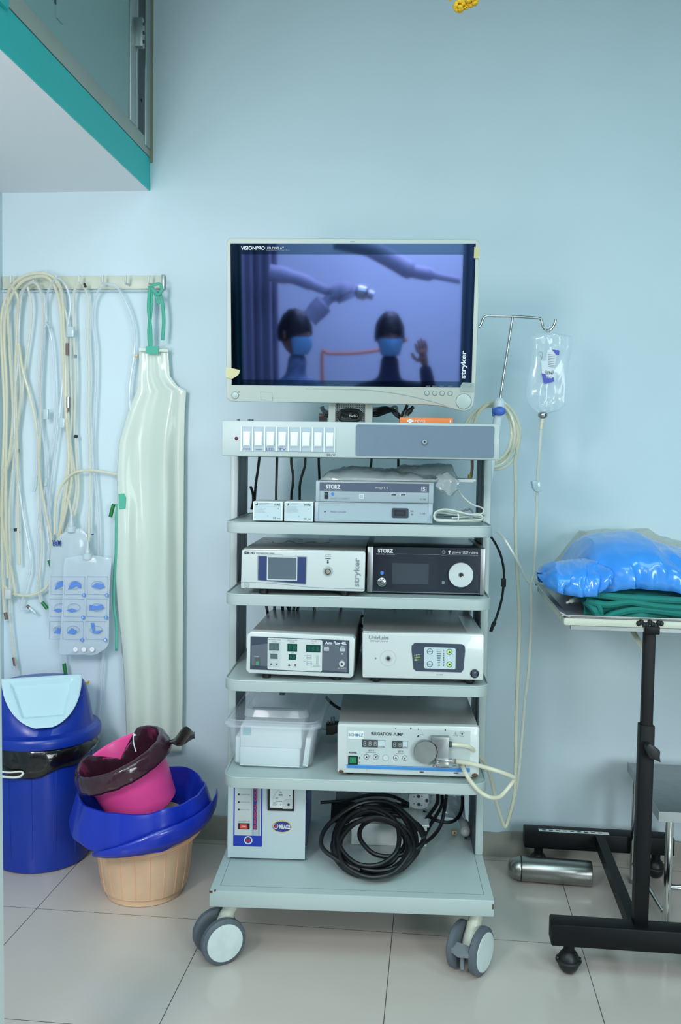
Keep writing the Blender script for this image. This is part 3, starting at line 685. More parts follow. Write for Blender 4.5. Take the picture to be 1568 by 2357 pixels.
b = B(); k = P(F, 1061.3, 1323.6, y=-.008); b.lathe([(.0312, -.008), (.0312, .001), (.0303, .002), (.0065, .002), (.0058, -.004)], (k.x, -.008, k.z), (0, -1, 0), 'dev_white', 48); b.disc(k.x, k.z, .0062, -.0065, 'black'); b.ring(k.x, k.z, .0050, .0008, -.0098, 'steel'); part('socket_disc', b, t)
# --- insufflator
F = yawed(kx(690, .075, 1556), .075, -.03)
t = fr('insufflator', 'white-framed unit with dark panel and green displays on third shelf, left one', 'medical device', F, .700)
A = corners(F, (569, 1461), (579, 1453), (812, 1465), (817.5, 1472), (813.5, 1556), (807, 1561), (573, 1550), (566, 1542))
ic = corners(F, (577, 1464.5), (804.5, 1474), (803.5, 1550), (576, 1540.5))
b = B(); b.prism(A, 0, .03, 'dev_white', bev=.004); zt = A[2][1]-.001; xa, xb = A[0][0]+.001, A[3][0]-.001
part('front_frame', b, t)
b = B(); b.box(xa, xb, .028, .40, A[6][1]+.004, zt, 'dev_top', bev=.005)
for x in (xa+.045, xb-.045):
    for yy in (.03, .36): b.cyl((x, yy, .700), (x, yy, A[6][1]+.006), .011, 'black')
part('casing', b, t)
b = B(); b.prism(ic, -.0012, .001, 'dev_dark'); q = corners(F, (618, 1467.5), (740, 1473), (742.5, 1476), (741.5, 1543), (739, 1545.8), (618, 1540), (616, 1537), (616.5, 1469)); b.prism(q, -.0022, .001, 'dev_grey')
Y_ = -.002
for s, r_ in (('PRESSURE mmHg', (618, 1471, 646, 1474)), ('ACTUAL', (626, 1475.5, 637, 1478)), ('FLOW Ltr / Min', (662.5, 1472, 684.5, 1475)), ('ACTUAL', (667, 1476.5, 679, 1479)), ('VOLUME', (716, 1474, 729, 1476.7)), ('Ltr', (719, 1479, 724, 1481.5)), ('SET', (628, 1499.5, 635, 1502)), ('SET', (670, 1501.5, 677, 1504)), ('GAS SUPPLY', (721, 1532, 738, 1534.4))): tx(b, F, s, r_, Y_, 'ink_grey')
tx(b, F, 'Auto Flow 40L', (748.5, 1476.5, 798.5, 1483.5), -.0012, 'white_ink', bold=.04); tx(b, F, 'Auto', (785.5, 1485.5, 792.5, 1488), -.0012, 'white_ink'); tx(b, F, 'POWER', (585, 1509.5, 596, 1512), -.0012, 'white_ink'); tx(b, F, 'GAS OUTLET', (777, 1536.5, 797, 1539.5), -.0012, 'white_ink')
for r_ in ((701, 1508, 704, 1510), (706, 1507.5, 717, 1517), (706, 1522, 718, 1531.5), (698.5, 1521.5, 704, 1523)): rm(b, F, r_, Y_, 'ink_faint')
for r_ in ((707.5, 1509, 715.5, 1512), (707.5, 1513.5, 715.5, 1516), (707.5, 1523.5, 716, 1526), (707.5, 1527.5, 716, 1530)): rm(b, F, r_, Y_-.0006, 'dev_white')
for k in range(5): dc(b, F, 730.5, 1510.5+4.4*k, 2.6, Y_, 'ink_faint'); dc(b, F, 730.5, 1510.5+4.4*k, 1.7, Y_-.0006, 'dev_grey')
rm(b, F, (746, 1489.5, 757.5, 1498), -.0012, 'dev_white', t=.001); rm(b, F, (782.5, 1490.5, 794, 1499), -.0012, 'dev_white', t=.001); dc(b, F, 788, 1505, 1.5, -.0012, 'white_ink')
for r_ in ((748, 1491.5, 755.5, 1492.5), (748, 1494.5, 755.5, 1495.5), (784.5, 1492.5, 792, 1493.5), (784.5, 1495.5, 792, 1496.5)): rm(b, F, r_, -.0022, 'ink_grey')
part('control_panel', b, t, 'dark slate panel with pale grey key field')
for r_, n in (((620, 1480, 642.5, 1497), 2), ((662, 1481.5, 684.5, 1499), 2), ((705, 1484, 738, 1501), 3), ((622.8, 1504, 639.6, 1516), 2), ((665, 1505.5, 682, 1518), 2)):
    b = B(); q = rect(F, *r_, 0); b.mark(*q, Y_, 'lcd_green', t=.0008)
    wd = (q[1]-q[0])/(n+.3); h = q[3]-q[2]
    for i in range(n): b.text('8', q[0]+wd*(i+.35), q[0]+wd*(i+.95), q[2]+h*.2, q[3]-h*.2, Y_-.0008, 'lcd_seg')
    part('display', b, t)
for x0_, y0_, u in ((619.5, 1523, 1), (632.5, 1523.3, 0), (661, 1525.3, 1), (675, 1525.6, 0)):
    b = B(); rm(b, F, (x0_, y0_, x0_+10.5, y0_+10.3), Y_, 'dev_white', t=.0012); h = 4 if u else -4
    b.prism(corners(F, (x0_+2.5, y0_+5+h/2), (x0_+8, y0_+5+h/2), (x0_+5.2, y0_+5-h*.8)), Y_-.0018, Y_, 'ink'); part('key', b, t)
b = B(); rm(b, F, (587.5, 1514.5, 598.8, 1532.5), -.0012, 'black', t=.0015); rm(b, F, (589, 1522, 596.5, 1531), -.0027, 'green_rocker', t=.0015); part('power_switch', b, t)
b = B(); k = P(F, 787.7, 1526.8, y=0); b.lathe([(.0075, 0), (.0075, .008), (.0065, .0095), (.0035, .0095), (.0035, .004)], (k.x, 0, k.z), (0, -1, 0), 'dev_white', 24); b.disc(k.x, k.z, .0035, -.005, 'black'); part('gas_outlet', b, t)
b = B()
def film(u, v):
    a = P(F, 580+222*u, 1470+ (60+9*u)*v+8*u, y=0); n = noise.noise(Vector((u*9, v*7, 1)))*.002+abs(noise.noise(Vector((u*22+v*9, v*14-u*6, 5))))*.002
    return (a.x, -.0055-n, a.z)
def film2(u, v): return film(.0+u*.3, .25+.75*v-(.2*(1-v))*u)
def film3(u, v): return film(.74+u*.25, .1+.88*v)
mat('film_gloss', (190, 200, 205), .1, alpha=.16, coat=1)
b.grid(film2, 16, 10, 'film_gloss'); part('protective_film', b, t, 'creased clear film over the panel'); b = B(); b.grid(film3, 16, 14, 'film_gloss'); part('protective_film', b, t, 'creased clear film over the panel')
# --- white light source
F = yawed(kx(974, .07, 1560), .07, .012)
t = fr('white_light_source', 'white unit with dark rounded key panel on third shelf, right one', 'medical device', F, .700)
b = B(); q = corners(F, (837, 1456), (1112, 1460), (1115, 1464), (1113, 1564), (1110, 1566), (836, 1560), (834.5, 1557), (834.5, 1459)); b.prism(q, 0, .02, 'dev_white', bev=.003); part('front_panel', b, t)
b = B(); xa, xb = q[7][0]+.001, q[2][0]-.001; zt = q[0][1]+.001; b.box(xa, xb, .018, .40, q[4][1]+.002, zt, 'dev_top', bev=.002)
b.box(P(F, 1078, 1460, y=0).x, xb, .02, .27, zt-.001, zt+.0006, 'dev_white')
for x in (xa+.035, xb-.03):
    for yy in (.025, .36): b.lathe([(.008, 0), (.013, .006), (.013, .02)], (x, yy, .700), (0, 0, 1), 'black', 20)
part('casing', b, t)
b = B(); tx(b, F, 'UnivLabs', (849.5, 1463, 895, 1471.5), 0, 'ink_grey', bold=.02); tx(b, F, 'LED Light Source', (852, 1473.3, 893.5, 1478), 0, 'ink_grey'); tx(b, F, 'GL-8000', (1005, 1551.5, 1020.5, 1554), 0, 'ink_grey')
b.prism(corners(F, (863.5, 1512.5), (868, 1515.3), (863.5, 1518.2)), -.0006, .001, 'ink_grey'); k = P(F, 893.8, 1514.8, y=0); b.ring(k.x, k.z, .0195, .0003, -.0001, 'ink_faint'); part('lettering', b, t)
b = B(); b.lathe([(.0058, 0), (.0058, .005), (.005, .006), (.0038, .006), (.0038, .002)], (k.x, 0, k.z), (0, -1, 0), 'steel', 24); b.disc(k.x, k.z, .0039, -.0035, 'black'); part('light_socket', b, t)
q = corners(F, (955, 1479.5), (1063, 1482.5), (1070, 1487), (1071, 1498), (1067, 1541), (1062, 1547.5), (958, 1544.5), (952, 1539), (947.5, 1495), (948, 1486))
b = B(); b.prism(q, -.0014, .001, 'dev_dark')
q = corners(F, (978.5, 1489), (1046, 1491), (1049, 1494), (1048.5, 1537.5), (1046, 1540.3), (979, 1538.3), (976, 1535.5), (976.3, 1491.5)); b.prism(q, -.0022, .001, 'clear_window')
kp = part('key_panel', b, t, 'dark grey key panel')
b = B()
for i in range(10):
    yy = 1495.8+4.0*i; hw = 6-.45*i; rm(b, F, (1010.5-hw, yy, 1010.5+hw, yy+.9), Y_-.0004, 'ink'); dc(b, F, 1021.7, yy+.7, 1.0, Y_-.0004, 'ink', t=.0005)
for r_ in ((954.5, 1506.5, 955.5, 1511), (957.5, 1506.5, 958.5, 1511), (961, 1506.5, 968, 1507.3), (961, 1510, 968, 1510.8), (954.5, 1513, 968, 1513.8), (954.5, 1516.5, 961, 1517.3), (954.5, 1520, 961, 1520.8), (963.5, 1516.5, 964.5, 1520.5), (967, 1516.5, 968, 1520.5)): rm(b, F, r_, -.0014, 'led_green')
part('scale_print', b, kp)
for x_, y_, g, u in ((989.7, 1499.5, 0, 0), (989.7, 1528.5, 0, 0), (1034.8, 1500.3, 1, 1), (1034.8, 1529.2, 1, -1)):
    b = B(); k = dc(b, F, x_, y_, 6.7, Y_-.0004, 'dev_dark'); dc(b, F, x_, y_, 5.5, Y_-.001, 'led_green' if g else 'clear_window')
    if g: b.prism(corners(F, (x_-2.6, y_+2*u), (x_+2.6, y_+2*u), (x_, y_-2.8*u)), Y_-.0022, Y_, 'ink')
    else: tx(b, F, 'POWER' if y_ < 1510 else 'AUTO', (x_-4, y_-1, x_+4, y_+1), Y_-.002, 'ink')
    part('key', b, kp)
b = B(); k = P(F, 1092.7, 1550.4, y=0); b.lathe([(.0108, 0), (.0108, .0025), (.0095, .0035), (0, .0035)], (k.x, 0, k.z), (0, -1, 0), 'black', 28); b.mark(k.x-.006, k.x+.006, k.z-.008, k.z+.008, -.0035, 'dev_dark', r=.002); b.ring(k.x+.0005, k.z+.0035, .0016, .0003, -.0043, 'white_ink'); b.mark(k.x+.0002, k.x+.0008, k.z-.005, k.z-.002, -.0042, 'white_ink'); part('power_switch', b, t)
# --- irrigation pump
F = yawed(kx(940, .09, 1780), .09, .0)
t = fr('irrigation_pump', 'white irrigation pump with round metal rotor and chipped edges on fourth shelf', 'medical device', F, .4545)
q = corners(F, (780, 1666), (1100, 1673), (1104, 1677), (1103, 1786), (1099, 1790), (780, 1779), (776.5, 1776), (777, 1670))
b = B(); b.prism(q, 0, .022, 'dev_white', bev=.004)
b.ell((q[5][0]+.006, -.001, q[5][1]+.004), (.006, .003, .004), 'rust', 10, 6); b.ell((q[4][0]-.006, -.001, q[4][1]+.006), (.008, .003, .005), 'rust', 10, 6)
for px_, py_, a in ((971, 1777, .006), (1050, 1779.5, .007)):
    k = P(F, px_, py_, y=0); b.ell((k.x, .0, k.z), (a, .0015, .0016), 'rust', 10, 6)
for px_, py_ in ((882, 1661.5), (997, 1660), (967, 1665), (796, 1659), (1090, 1668.5)):
    k = P(F, px_, py_, z=q[0][1]); b.ell((k.x, max(k.y, .003), q[0][1]), (.003, .002, .0006), 'rust', 8, 5)
part('front_frame', b, t)
xa, xb = q[7][0]+.002, q[2][0]-.002; zt = q[0][1]+.001
b = B(); b.box(xa, xb, .02, .36, q[5][1]+.001, zt, 'dev_top', bev=.003)
for x in (xa+.03, xb-.03):
    for yy in (.03, .33): b.cyl((x, yy, .4545), (x, yy, q[5][1]+.004), .01, 'black')
part('casing', b, t)
b = B(); b.prism(corners(F, (798.5, 1673.5), (1083, 1682), (1081.5, 1778), (798, 1769)), -.0008, .001, 'pump_panel')
b.prism(corners(F, (798, 1758.5), (1082, 1768), (1081.6, 1769.5), (798, 1760)), -.0014, .001, 'pump_blue'); b.prism(corners(F, (798, 1760.8), (1082, 1770.5), (1081.5, 1777), (798, 1767.3)), -.0014, .001, 'pump_blue')
Z = -.0008
b.prism(corners(F, (802, 1682), (837.8, 1682.8), (837.6, 1700.5), (802, 1699.5)), -.0016, 0, 'paper'); tx(b, F, 'SCHOLZ', (803.5, 1688.3, 836, 1694.6), -.0016, 'storz_band'); dc(b, F, 822.8, 1691.4, 2.3, -.0016, 'pump_blue')
tx(b, F, 'IRRIGATION  PUMP', (855, 1685.5, 927.5, 1693), Z, 'ink', bold=.015); tx(b, F, 'SET P', (848.5, 1725.3, 861, 1729), Z, 'ink'); tx(b, F, 'SET F', (916, 1728, 928.5, 1732), Z, 'ink'); tx(b, F, 'POWER', (804, 1730.3, 822, 1734.3), Z, 'ink', bold=.03); tx(b, F, '<kPa', (1041, 1761, 1052, 1765), Z, 'ink'); tx(b, F, 'I', (827, 1742, 828.5, 1746), Z, 'ink'); tx(b, F, '0', (826.5, 1752.5, 829.5, 1756.5), Z, 'ink')
for a in (((844, 1738), (844, 1732), (865, 1732.6), (865, 1738.5)), ((911.5, 1740), (911.5, 1734.3), (932.5, 1735), (932.5, 1741))): b.tube([P(F, x, y_, y=Z-.0003) for x, y_ in a], .0003, 'ink', seg=4, sm=False)
b.tube([P(F, x, y_, y=Z-.0003) for x, y_ in ((975, 1691), (967, 1691.5), (961, 1694))], .0005, 'ink', seg=4); b.prism(corners(F, (959.5, 1695), (964, 1690.8), (965, 1695.5)), Z-.0008, 0, 'ink')
b.tube([P(F, x, y_, y=Z-.0003) for x, y_ in ((1049, 1684.5), (1054, 1694), (1044, 1693.5))], .0004, 'ink', seg=4, closed=True, sm=False); rm(b, F, (1048.6, 1688, 1049.5, 1691.5), Z, 'ink')
b.tube([P(F, x, y_, y=Z-.0003) for x, y_ in ((1059, 1685), (1068.5, 1685.2), (1068.5, 1694.3), (1059, 1694))], .0004, 'ink', seg=4, closed=True, sm=False); rm(b, F, (1063, 1687, 1064.6, 1692.5), Z, 'ink'); rm(b, F, (1061, 1688.5, 1066.6, 1689.5), Z, 'ink')
k = P(F, 888, 1744, y=0); b.ring(k.x, k.z, .0078, .0004, Z, 'ink_faint'); dc(b, F, 888, 1744, 6.6, Z, 'dev_white', t=.002)
for px_, py_, a in ((911, 1677, .002), (946, 1677, .003), (963, 1678.5, .002), (1025, 1680, .003), (844, 1772, .001)):
    k = P(F, px_, py_, y=0); b.ell((k.x, Z, k.z), (a*.6, .0008, a), 'rust', 8, 5)
part('control_panel', b, t)
for r_, xs, n, u in (((834, 1702.5, 886.5, 1719.5), 870, 3, 'mmHg'), ((902.5, 1705, 939, 1721.5), 927, 2, 'L/Min')):
    b = B(); q = rect(F, *r_, 0); b.mark(*q, Z, 'ink_grey', t=.001); b.mark(q[0]+.0008, q[1]-.0008, q[2]+.0008, q[3]-.0008, Z-.001, 'clear_window', t=.0006); qx = P(F, xs, 1712, y=0).x; b.mark(q[0], qx, q[2], q[3], Z-.0016, 'lcd_brown', t=.0006)
    wd = (qx-q[0])/n; h = q[3]-q[2]
    for i in range(n): b.text('8', q[0]+wd*(i+.2), q[0]+wd*(i+.8), q[2]+h*.18, q[3]-h*.18, Z-.0024, 'seg_grey')
    b.text(u, qx+.001, q[1]-.0015, q[2]+.001, q[2]+.0045, Z-.002, 'ink'); part('display', b, t)
for x_, y_, u in ((844, 1741.8, 1), (865, 1742.4, -1), (911.2, 1744, 1), (932.2, 1745, -1)):
    b = B(); dc(b, F, x_, y_, 6, Z, 'ink'); dc(b, F, x_, y_, 5.2, Z-.0004, 'dev_white', t=.0008); b.prism(corners(F, (x_-2.8, y_+3*u), (x_, y_+1.2*u), (x_+2.8, y_+3*u), (x_, y_-3.4*u)), Z-.0016, Z, 'ink'); part('key', b, t)
b = B(); rm(b, F, (801.7, 1739.8, 824, 1759.5), Z, 'black', t=.002); rm(b, F, (805, 1742.5, 820.5, 1756.5), Z-.002, 'green_rocker', t=.002); rm(b, F, (812, 1747, 812.9, 1752), Z-.004, 'white_ink'); part('power_switch', b, t)
b = B(); k = P(F, 979.5, 1731.6, y=-.022); b.lathe([(.026, 0), (.026, .006), (.0278, .007), (.0288, .009), (.0288, .021), (.0278, .0225), (0, .0225)], (k.x, 0, k.z), (0, -1, 0), 'steel_dull', 44); part('rotor', b, t)
b = B(); q = rect(F, 993, 1697, 1033.5, 1766, -.018); b.prism([(q[0]+.013, q[2]), (q[1], q[2]), (q[1], q[3]), (q[0], q[3]), (q[0], q[3]-.012), (q[0]+.012, q[3]-.022), (q[0]+.016, q[3]-.038), (q[0]+.012, q[3]-.055)], -.018, 0, 'steel_dull', bev=.001)
q2 = rect(F, 1006, 1748, 1033, 1764, -.022); b.box(q2[0], q2[1], -.024, -.016, q2[2], q2[3], 'steel', bev=.001); b.box(q2[0]-.004, q2[0]+.004, -.026, -.018, q2[2]+.004, q2[3]-.003, 'steel', bev=.001); b.tube([P(F, 997, 1764, y=-.02), P(F, 1001, 1758, y=-.024), P(F, 1012, 1757, y=-.024)], .0022, 'steel', seg=8); part('tube_clamp', b, t)
for ps, m_ in ((((1034, 1713.5), (1040, 1713.8)), 'frame_dark'), (((1033, 1752.3), (1041, 1752.6), (1044, 1752.7), (1052, 1753)), 'steel')):
    b = B(); b.tube([P(F, x, y_, y=-.014) for x, y_ in ps], .0048 if m_ == 'steel' else .0075, m_, sm=False, seg=14)
    if m_ == 'steel': b.cyl(P(F, 1037, 1752.4, y=-.014), P(F, 1040, 1752.5, y=-.014), .0065, 'steel', seg=14); b.cyl(P(F, 1045, 1752.7, y=-.014), P(F, 1051, 1753, y=-.014), .006, 'pin_brown', seg=14)
    part('tube_connector', b, t)
b = B(); k = P(F, 1065, 1764, y=-.01); b.lathe([(.0085, -.011), (.0085, -.004), (.0065, 0), (.006, .006)], (k.x, -.01, k.z), (0, -1, 0), 'steel', 20); part('outlet', b, t)
# --- plastic tub
T0 = yawed(.135, .13, -.035)
t = thing('storage_tub', 'translucent lidded plastic tub holding white boxes on fourth shelf, left side', 'container', (0, .15, .455), T0)
def rrr(x0, x1, y0, y1, r, n=6): return rr(x0, x1, y0, y1, r, n)
lz = .575
def shell(levels, m, r=.03):
    b = B(); rings = [[(x, y_, z) for x, y_ in rrr(x0, x1, y0, y1, r)] for x0, x1, y0, y1, z in levels]; n = len(rings[0])
    vs = [v for q in rings for v in q]; fs = [(j*n+i, j*n+(i+1) % n, (j+1)*n+(i+1) % n, (j+1)*n+i) for j in range(len(rings)-1) for i in range(n)]
    return b, vs, fs, n, len(rings)
b, vs, fs, n, L_ = shell([(-.095, .095, .012, .33, .456), (-.105, .105, .002, .345, .47), (-.118, .120, -.006, .352, lz-.006)], 'tub_plastic', .025)
b.add(vs, fs+[tuple(range(n))], 'tub_plastic'); part('tub_body', b, t)
b, vs, fs, n, L_ = shell([(-.126, .128, -.016, .362, lz-.010), (-.128, .130, -.018, .364, lz-.004), (-.126, .128, -.016, .362, lz+.004), (-.118, .120, -.008, .354, lz+.008), (-.116, .118, -.006, .352, lz+.004), (-.085, .092, .035, .32, lz+.005), (-.078, .086, .042, .31, lz+.022), (-.074, .082, .046, .306, lz+.024)], 'tub_plastic', .03)
b.add(vs, fs+[tuple(range((L_-1)*n, L_*n))], 'tub_plastic'); b.box(-.01, .005, .20, .215, lz+.024, lz+.026, 'black'); part('lid', b, t)
def inner(n_, lab, x0, x1, y0, y1, z0, z1, rot=0, extra=None, g='white boxes inside the plastic tub'):
    F = T0 @ Matrix.Translation((x0, y0, z0)) @ Matrix.Rotation(rot, 4, 'Y')
    b = B(); b.box(0, x1-x0, 0, y1-y0, 0, z1-z0, 'paper', bev=.001)
    if extra: extra(b, x1-x0, z1-z0)
    return solo(n_, b, lab, 'box', ((x1-x0)/2, (y1-y0)/2, 0), F, g)
inner('white_box', 'white box in the tub at the bottom front, under another white box', -.083, .072, .004+.004, .20, .459, .508)
def st(b, w_, h): b.mark(.006, .027, h-.024, h-.002, -.0003, 'teal_sticker')
inner('white_box', 'white box with teal sticker in the tub, stacked on another box', -.083, .076, .010, .20, .5085, .563, extra=st)
inner('slim_white_box', 'slim white box standing tilted in the tub by its right wall', .080, .093, .012, .12, .462, .538, rot=.12)
inner('slim_white_box', 'slim white box standing in the tub by its left wall', -.098, -.085, .02, .12, .4625, .53, rot=0)
# --- voltage stabiliser
F = yawed(.117, .18, .012)
t = thing('voltage_stabiliser', 'white and blue cabinet with red switch and gauge on cart base, left side', 'medical device', (0, .1, .1905), F)
q = corners(F, (524.5, 1972), (701, 1983)); x0, x1 = q[0][0], q[1][0]
b = B(); b.box(x0, x1, .003, .29, .197, .412, 'miracle_side', bev=.001); part('casing', b, t, 'deep blue casing')
b = B(); b.box(x0-.001, x1+.001, 0, .004, .196, .414, 'miracle_grey', bev=.0008); part('front_plate', b, t)
for x in (x0+.02, x1-.02):
    for yy in (.03, .26):
        b = B(); b.cyl((x, yy, .1902), (x, yy, .1975), .009, 'black'); part('foot', b, t)
b = B(); rm(b, F, (537.7, 1760, 604.3, 1948), 0, 'miracle_blue', rad=.002); rm(b, F, (540.8, 1764, 601, 1923), -.0006, 'dev_grey', rad=.002); rm(b, F, (579, 1764, 598.5, 1923), -.0012, 'ink_faint')
for i in range(6): rm(b, F, (579.8+3.2*i, 1764, 581.3+3.2*i, 1923), -.0016, 'dev_grey')
rm(b, F, (583.3, 1764, 593, 1909.5), -.0020, 'print_navy'); tx(b, F, 'SURGICAL COLD LIGHT', (585.3, 1768, 591.3, 1908), -.0026, 'red_ink', rot=90, bold=.03)
for yy, s in ((1828.5, 'OUTPUT ON'), (1846.2, 'OUTPUT CUT OFF'), (1863.4, 'INPUT CUT OFF')): dc(b, F, 549.8, yy, 2.3, -.0012, 'ink'); tx(b, F, s, (554.5, yy-1, 575, yy+1.2), -.0012, 'ink_grey')
tx(b, F, 'VOLTAGE SELECT', (549, 1889, 575, 1891.4), -.0012, 'ink_grey'); k = dc(b, F, 571.6, 1933.8, 10.4, -.0006, 'white_ink'); dc(b, F, 571.6, 1933.8, 7.4, -.0014, 'print_navy'); tx(b, F, 'M', (567.5, 1930, 575.5, 1938), -.0022, 'red_ink', bold=.05)
part('label_panel', b, t, 'royal blue bordered label panel')
b = B(); rm(b, F, (548.3, 1894.7, 574.8, 1908.3), -.001, 'black', t=.002); rm(b, F, (552.5, 1897.2, 570, 1906.5), -.003, 'red_rocker', t=.002); rm(b, F, (557, 1901.3, 566, 1902.2), -.005, 'white_ink'); part('red_switch', b, t, 'red rocker switch')
b = B(); q = rect(F, 617, 1770, 677.8, 1864.5, 0); b.mark(*q, 0, 'black', t=.006, r=.001); rm(b, F, (621.5, 1774, 674, 1859.5), -.006, 'paper', t=.0006)
q = corners(F, (651.5, 1859), (651.5, 1848), (654, 1841.5), (661, 1837.5), (673.5, 1837.2), (673.5, 1859)); b.prism(q, -.009, -.006, 'dev_grey'); dc(b, F, 664.5, 1852.2, 3.2, -.009, 'ink'); dc(b, F, 667, 1831.3, 1.3, -.0066, 'ink'); dc(b, F, 646.3, 1852.3, 1.3, -.0066, 'ink')
tx(b, F, '200', (643, 1821.8, 649, 1824.5), -.0066, 'ink'); tx(b, F, '100', (634.5, 1835.5, 640, 1838), -.0066, 'ink'); tx(b, F, 'VOLTS', (641.5, 1828, 650.5, 1831.5), -.0066, 'ink', bold=.03)
for i in range(15):
    a = R(90+i*5.5); cx, cy, r0 = 662, 1845, 32
    b.tube([P(F, cx+r0*math.cos(a), cy-r0*math.sin(a), y=-.0067), P(F, cx+(r0+3)*math.cos(a), cy-(r0+3)*math.sin(a), y=-.0067)], .0003, 'ink', seg=4, sm=False)
b.tube([P(F, 628, 1843.5, y=-.0069), P(F, 650, 1845.5, y=-.0069)], .0005, 'ink', seg=4, sm=False)
for i in range(3): rm(b, F, (628, 1847+3*i, 640-2*i, 1847.8+3*i), -.0066, 'ink_grey')
part('gauge', b, t)
b = B(); k = P(F, 649.2, 1902.5, y=0)
def oval(rx, rz, y, m): b.prism([(k.x+rx*math.cos(i*math.pi/24), k.z+rz*math.sin(i*math.pi/24)) for i in range(48)], y, .001, m)
oval(.0262, .0162, -.0006, 'gold'); oval(.0243, .0142, -.0011, 'print_navy'); tx(b, F, 'MIRACLE', (643, 1897.5, 669, 1908), -.0012, 'white_ink', bold=.05); dc(b, F, 635, 1901.3, 6.6, -.001, 'white_ink'); dc(b, F, 635, 1901.3, 5, -.0018, 'print_navy'); tx(b, F, 'M', (632.5, 1898.5, 638, 1904), -.0026, 'red_ink', bold=.05)
part('oval_badge', b, t)
for yy, zz in ((.03, .34), (.2, .34), (.05, .21), (.2, .23)):
    b = B(); b.ell((x1, yy, zz), (.0018, .003, .003), 'steel', 10, 6); part('screw', b, t)
# ================================================================ CABLES AND SMALL THINGS AROUND THE CART
def cord(name, lab, pts, r, m, F=CART, cat='cable', group=None, seg=8, **kw):
    b = B(); b.tube([P(F, x, y, y=d) for x, y, d in pts], r, m, seg=seg); return solo(name, b, lab, cat, P(F, pts[-1][0], pts[-1][1], y=pts[-1][2]), F, group, **kw)
for pts, lab in (([(597.6, 1050, .30), (594, 1080, .31), (589, 1115, .32), (586.5, 1150, .34), (585, 1196, .36)], 'black power cable hanging below the switch strip, leftmost beside the left upright'),
    ([(638, 1050, .34), (637, 1090, .34), (636, 1134, .34), (636, 1180, .34)], 'straight black power cable hanging behind the left small carton'),
    ([(670.6, 1050, .32), (671, 1070, .32), (674.8, 1095, .32), (673.5, 1120, .32), (671, 1138, .33), (670, 1180, .34)], 'black power cable bowing right, hanging behind the gap of the two cartons'),
    ([(703, 1050, .32), (702, 1072, .32), (695, 1095, .32), (690.5, 1115, .32), (690, 1138, .33), (690, 1180, .34)], 'black power cable slanting left, hanging behind the right small carton'),
    ([(734, 1050, .36), (734, 1070, .36), (735.3, 1104, .40), (735, 1150, .46)], 'short straight black cable hanging behind the wrapped tray'),
    ([(855.5, 1050, .40), (855, 1062, .40), (853, 1080, .40)], 'black cable stub below the top box, above the wrapped tray middle'),
    ([(917, 1050, .40), (917, 1062, .40), (917, 1075, .40)], 'black cable stub below the top box, further right over the wrapped tray')):
    cord('power_cable', lab, pts, .0036, 'cable_black', group='black power cables under the top box')
for pts in ([(611, 1385, .46), (616, 1410, .46), (618, 1440, .47)], [(632, 1385, .46), (632, 1410, .46), (632, 1440, .47)], [(650, 1385, .45), (651, 1410, .46), (650, 1440, .46)], [(657, 1385, .47), (667, 1410, .46), (669, 1440, .47)], [(671, 1385, .46), (664, 1410, .46), (660, 1440, .46)],
    [(679, 1385, .46), (675, 1410, .46), (672, 1440, .46)], [(689, 1385, .46), (684, 1410, .46), (680, 1440, .46)], [(720, 1385, .46), (725, 1410, .46), (727, 1440, .46)], [(786, 1385, .46), (784, 1410, .46), (780, 1440, .46)], [(909, 1395, .46), (909, 1410, .46), (909, 1440, .46)], [(983, 1395, .46), (986, 1412, .46), (989, 1440, .46)], [(994, 1395, .46), (992, 1412, .46), (989, 1440, .46)], [(1040, 1398, .46), (1030, 1412, .46), (1018, 1435, .46)]):
    cord('device_cable', 'black cable behind the third shelf units, seen in the slit under the second shelf', pts, .0042, 'cable_black', group='cables behind the third shelf', seg=7)
cord('link_cable', 'upper black cable between the two third shelf units', [(820, 1417, .42), (828, 1418, .42), (842, 1418, .43)], .0035, 'cable_black')
cord('link_cable', 'lower slanting black cable between the two third shelf units', [(820, 1430, .40), (828, 1436, .40), (842, 1447, .42)], .0035, 'cable_black')
b = B(); b.tube([K(x, y, d) for x, y, d in ((1128, 1232, .46), (1140, 1250, .47), (1152, 1275, .48), (1159, 1305, .49), (1160.5, 1330, .49), (1159, 1352, .49), (1155, 1380, .49), (1146, 1412, .48), (1136, 1440, .46))], .0036, 'cable_black')
t = thing('side_cable', 'black cable with ferrite block bowing out right of the cart at second shelf', 'cable', K(1140, 1440, .46), CART); part('wire', b, t)
b = B(); k = K(1159.5, 1341, .49); b.box(k.x-.0065, k.x+.0065, k.y-.007, k.y+.007, k.z-.0125, k.z+.0125, 'black', bev=.002); part('ferrite_block', b, t)
b = B(); b.tube([K(1139, 1432, .46), K(1135, 1440, .455), K(1130, 1454, .45)], [.006, .005], 'black'); part('plug', b, t)
cord('upper_loop_cable', 'thin black cable showing behind the left upright at the upper shelf', [(577, 1120, .46), (582, 1135, .47), (583, 1155, .47), (579, 1172, .46)], .004, 'cable_black')
# cable between tub and pump with three pin plug
cord('pump_cable', 'black cable sagging between the plastic tub and the irrigation pump', [(750, 1604, .40), (762, 1617, .40), (775, 1627, .38), (790, 1634, .36)], .0045, 'cable_black')
t = thing('three_pin_plug', 'black three pin plug lying pins up between tub and irrigation pump', 'plug', K(763, 1690, .32), CART)
b = B(); b.prism([(v.x, v.z) for v in (K(x, y, .30) for x, y in ((751, 1668), (776, 1666), (790, 1668), (790, 1680), (766, 1690), (751, 1690)))], .29, .33, 'black', bev=.003); part('plug_body', b, t)
for x, y0, y1, r_ in ((768.7, 1650, 1668, .003), (755.7, 1659, 1670, .0026), (763, 1650.5, 1668, .002)):
    b = B(); b.cyl(K(x, y1, .31), K(x, y0, .31), r_, 'cable_grey', seg=10, bev=.0008); part('pin', b, t)
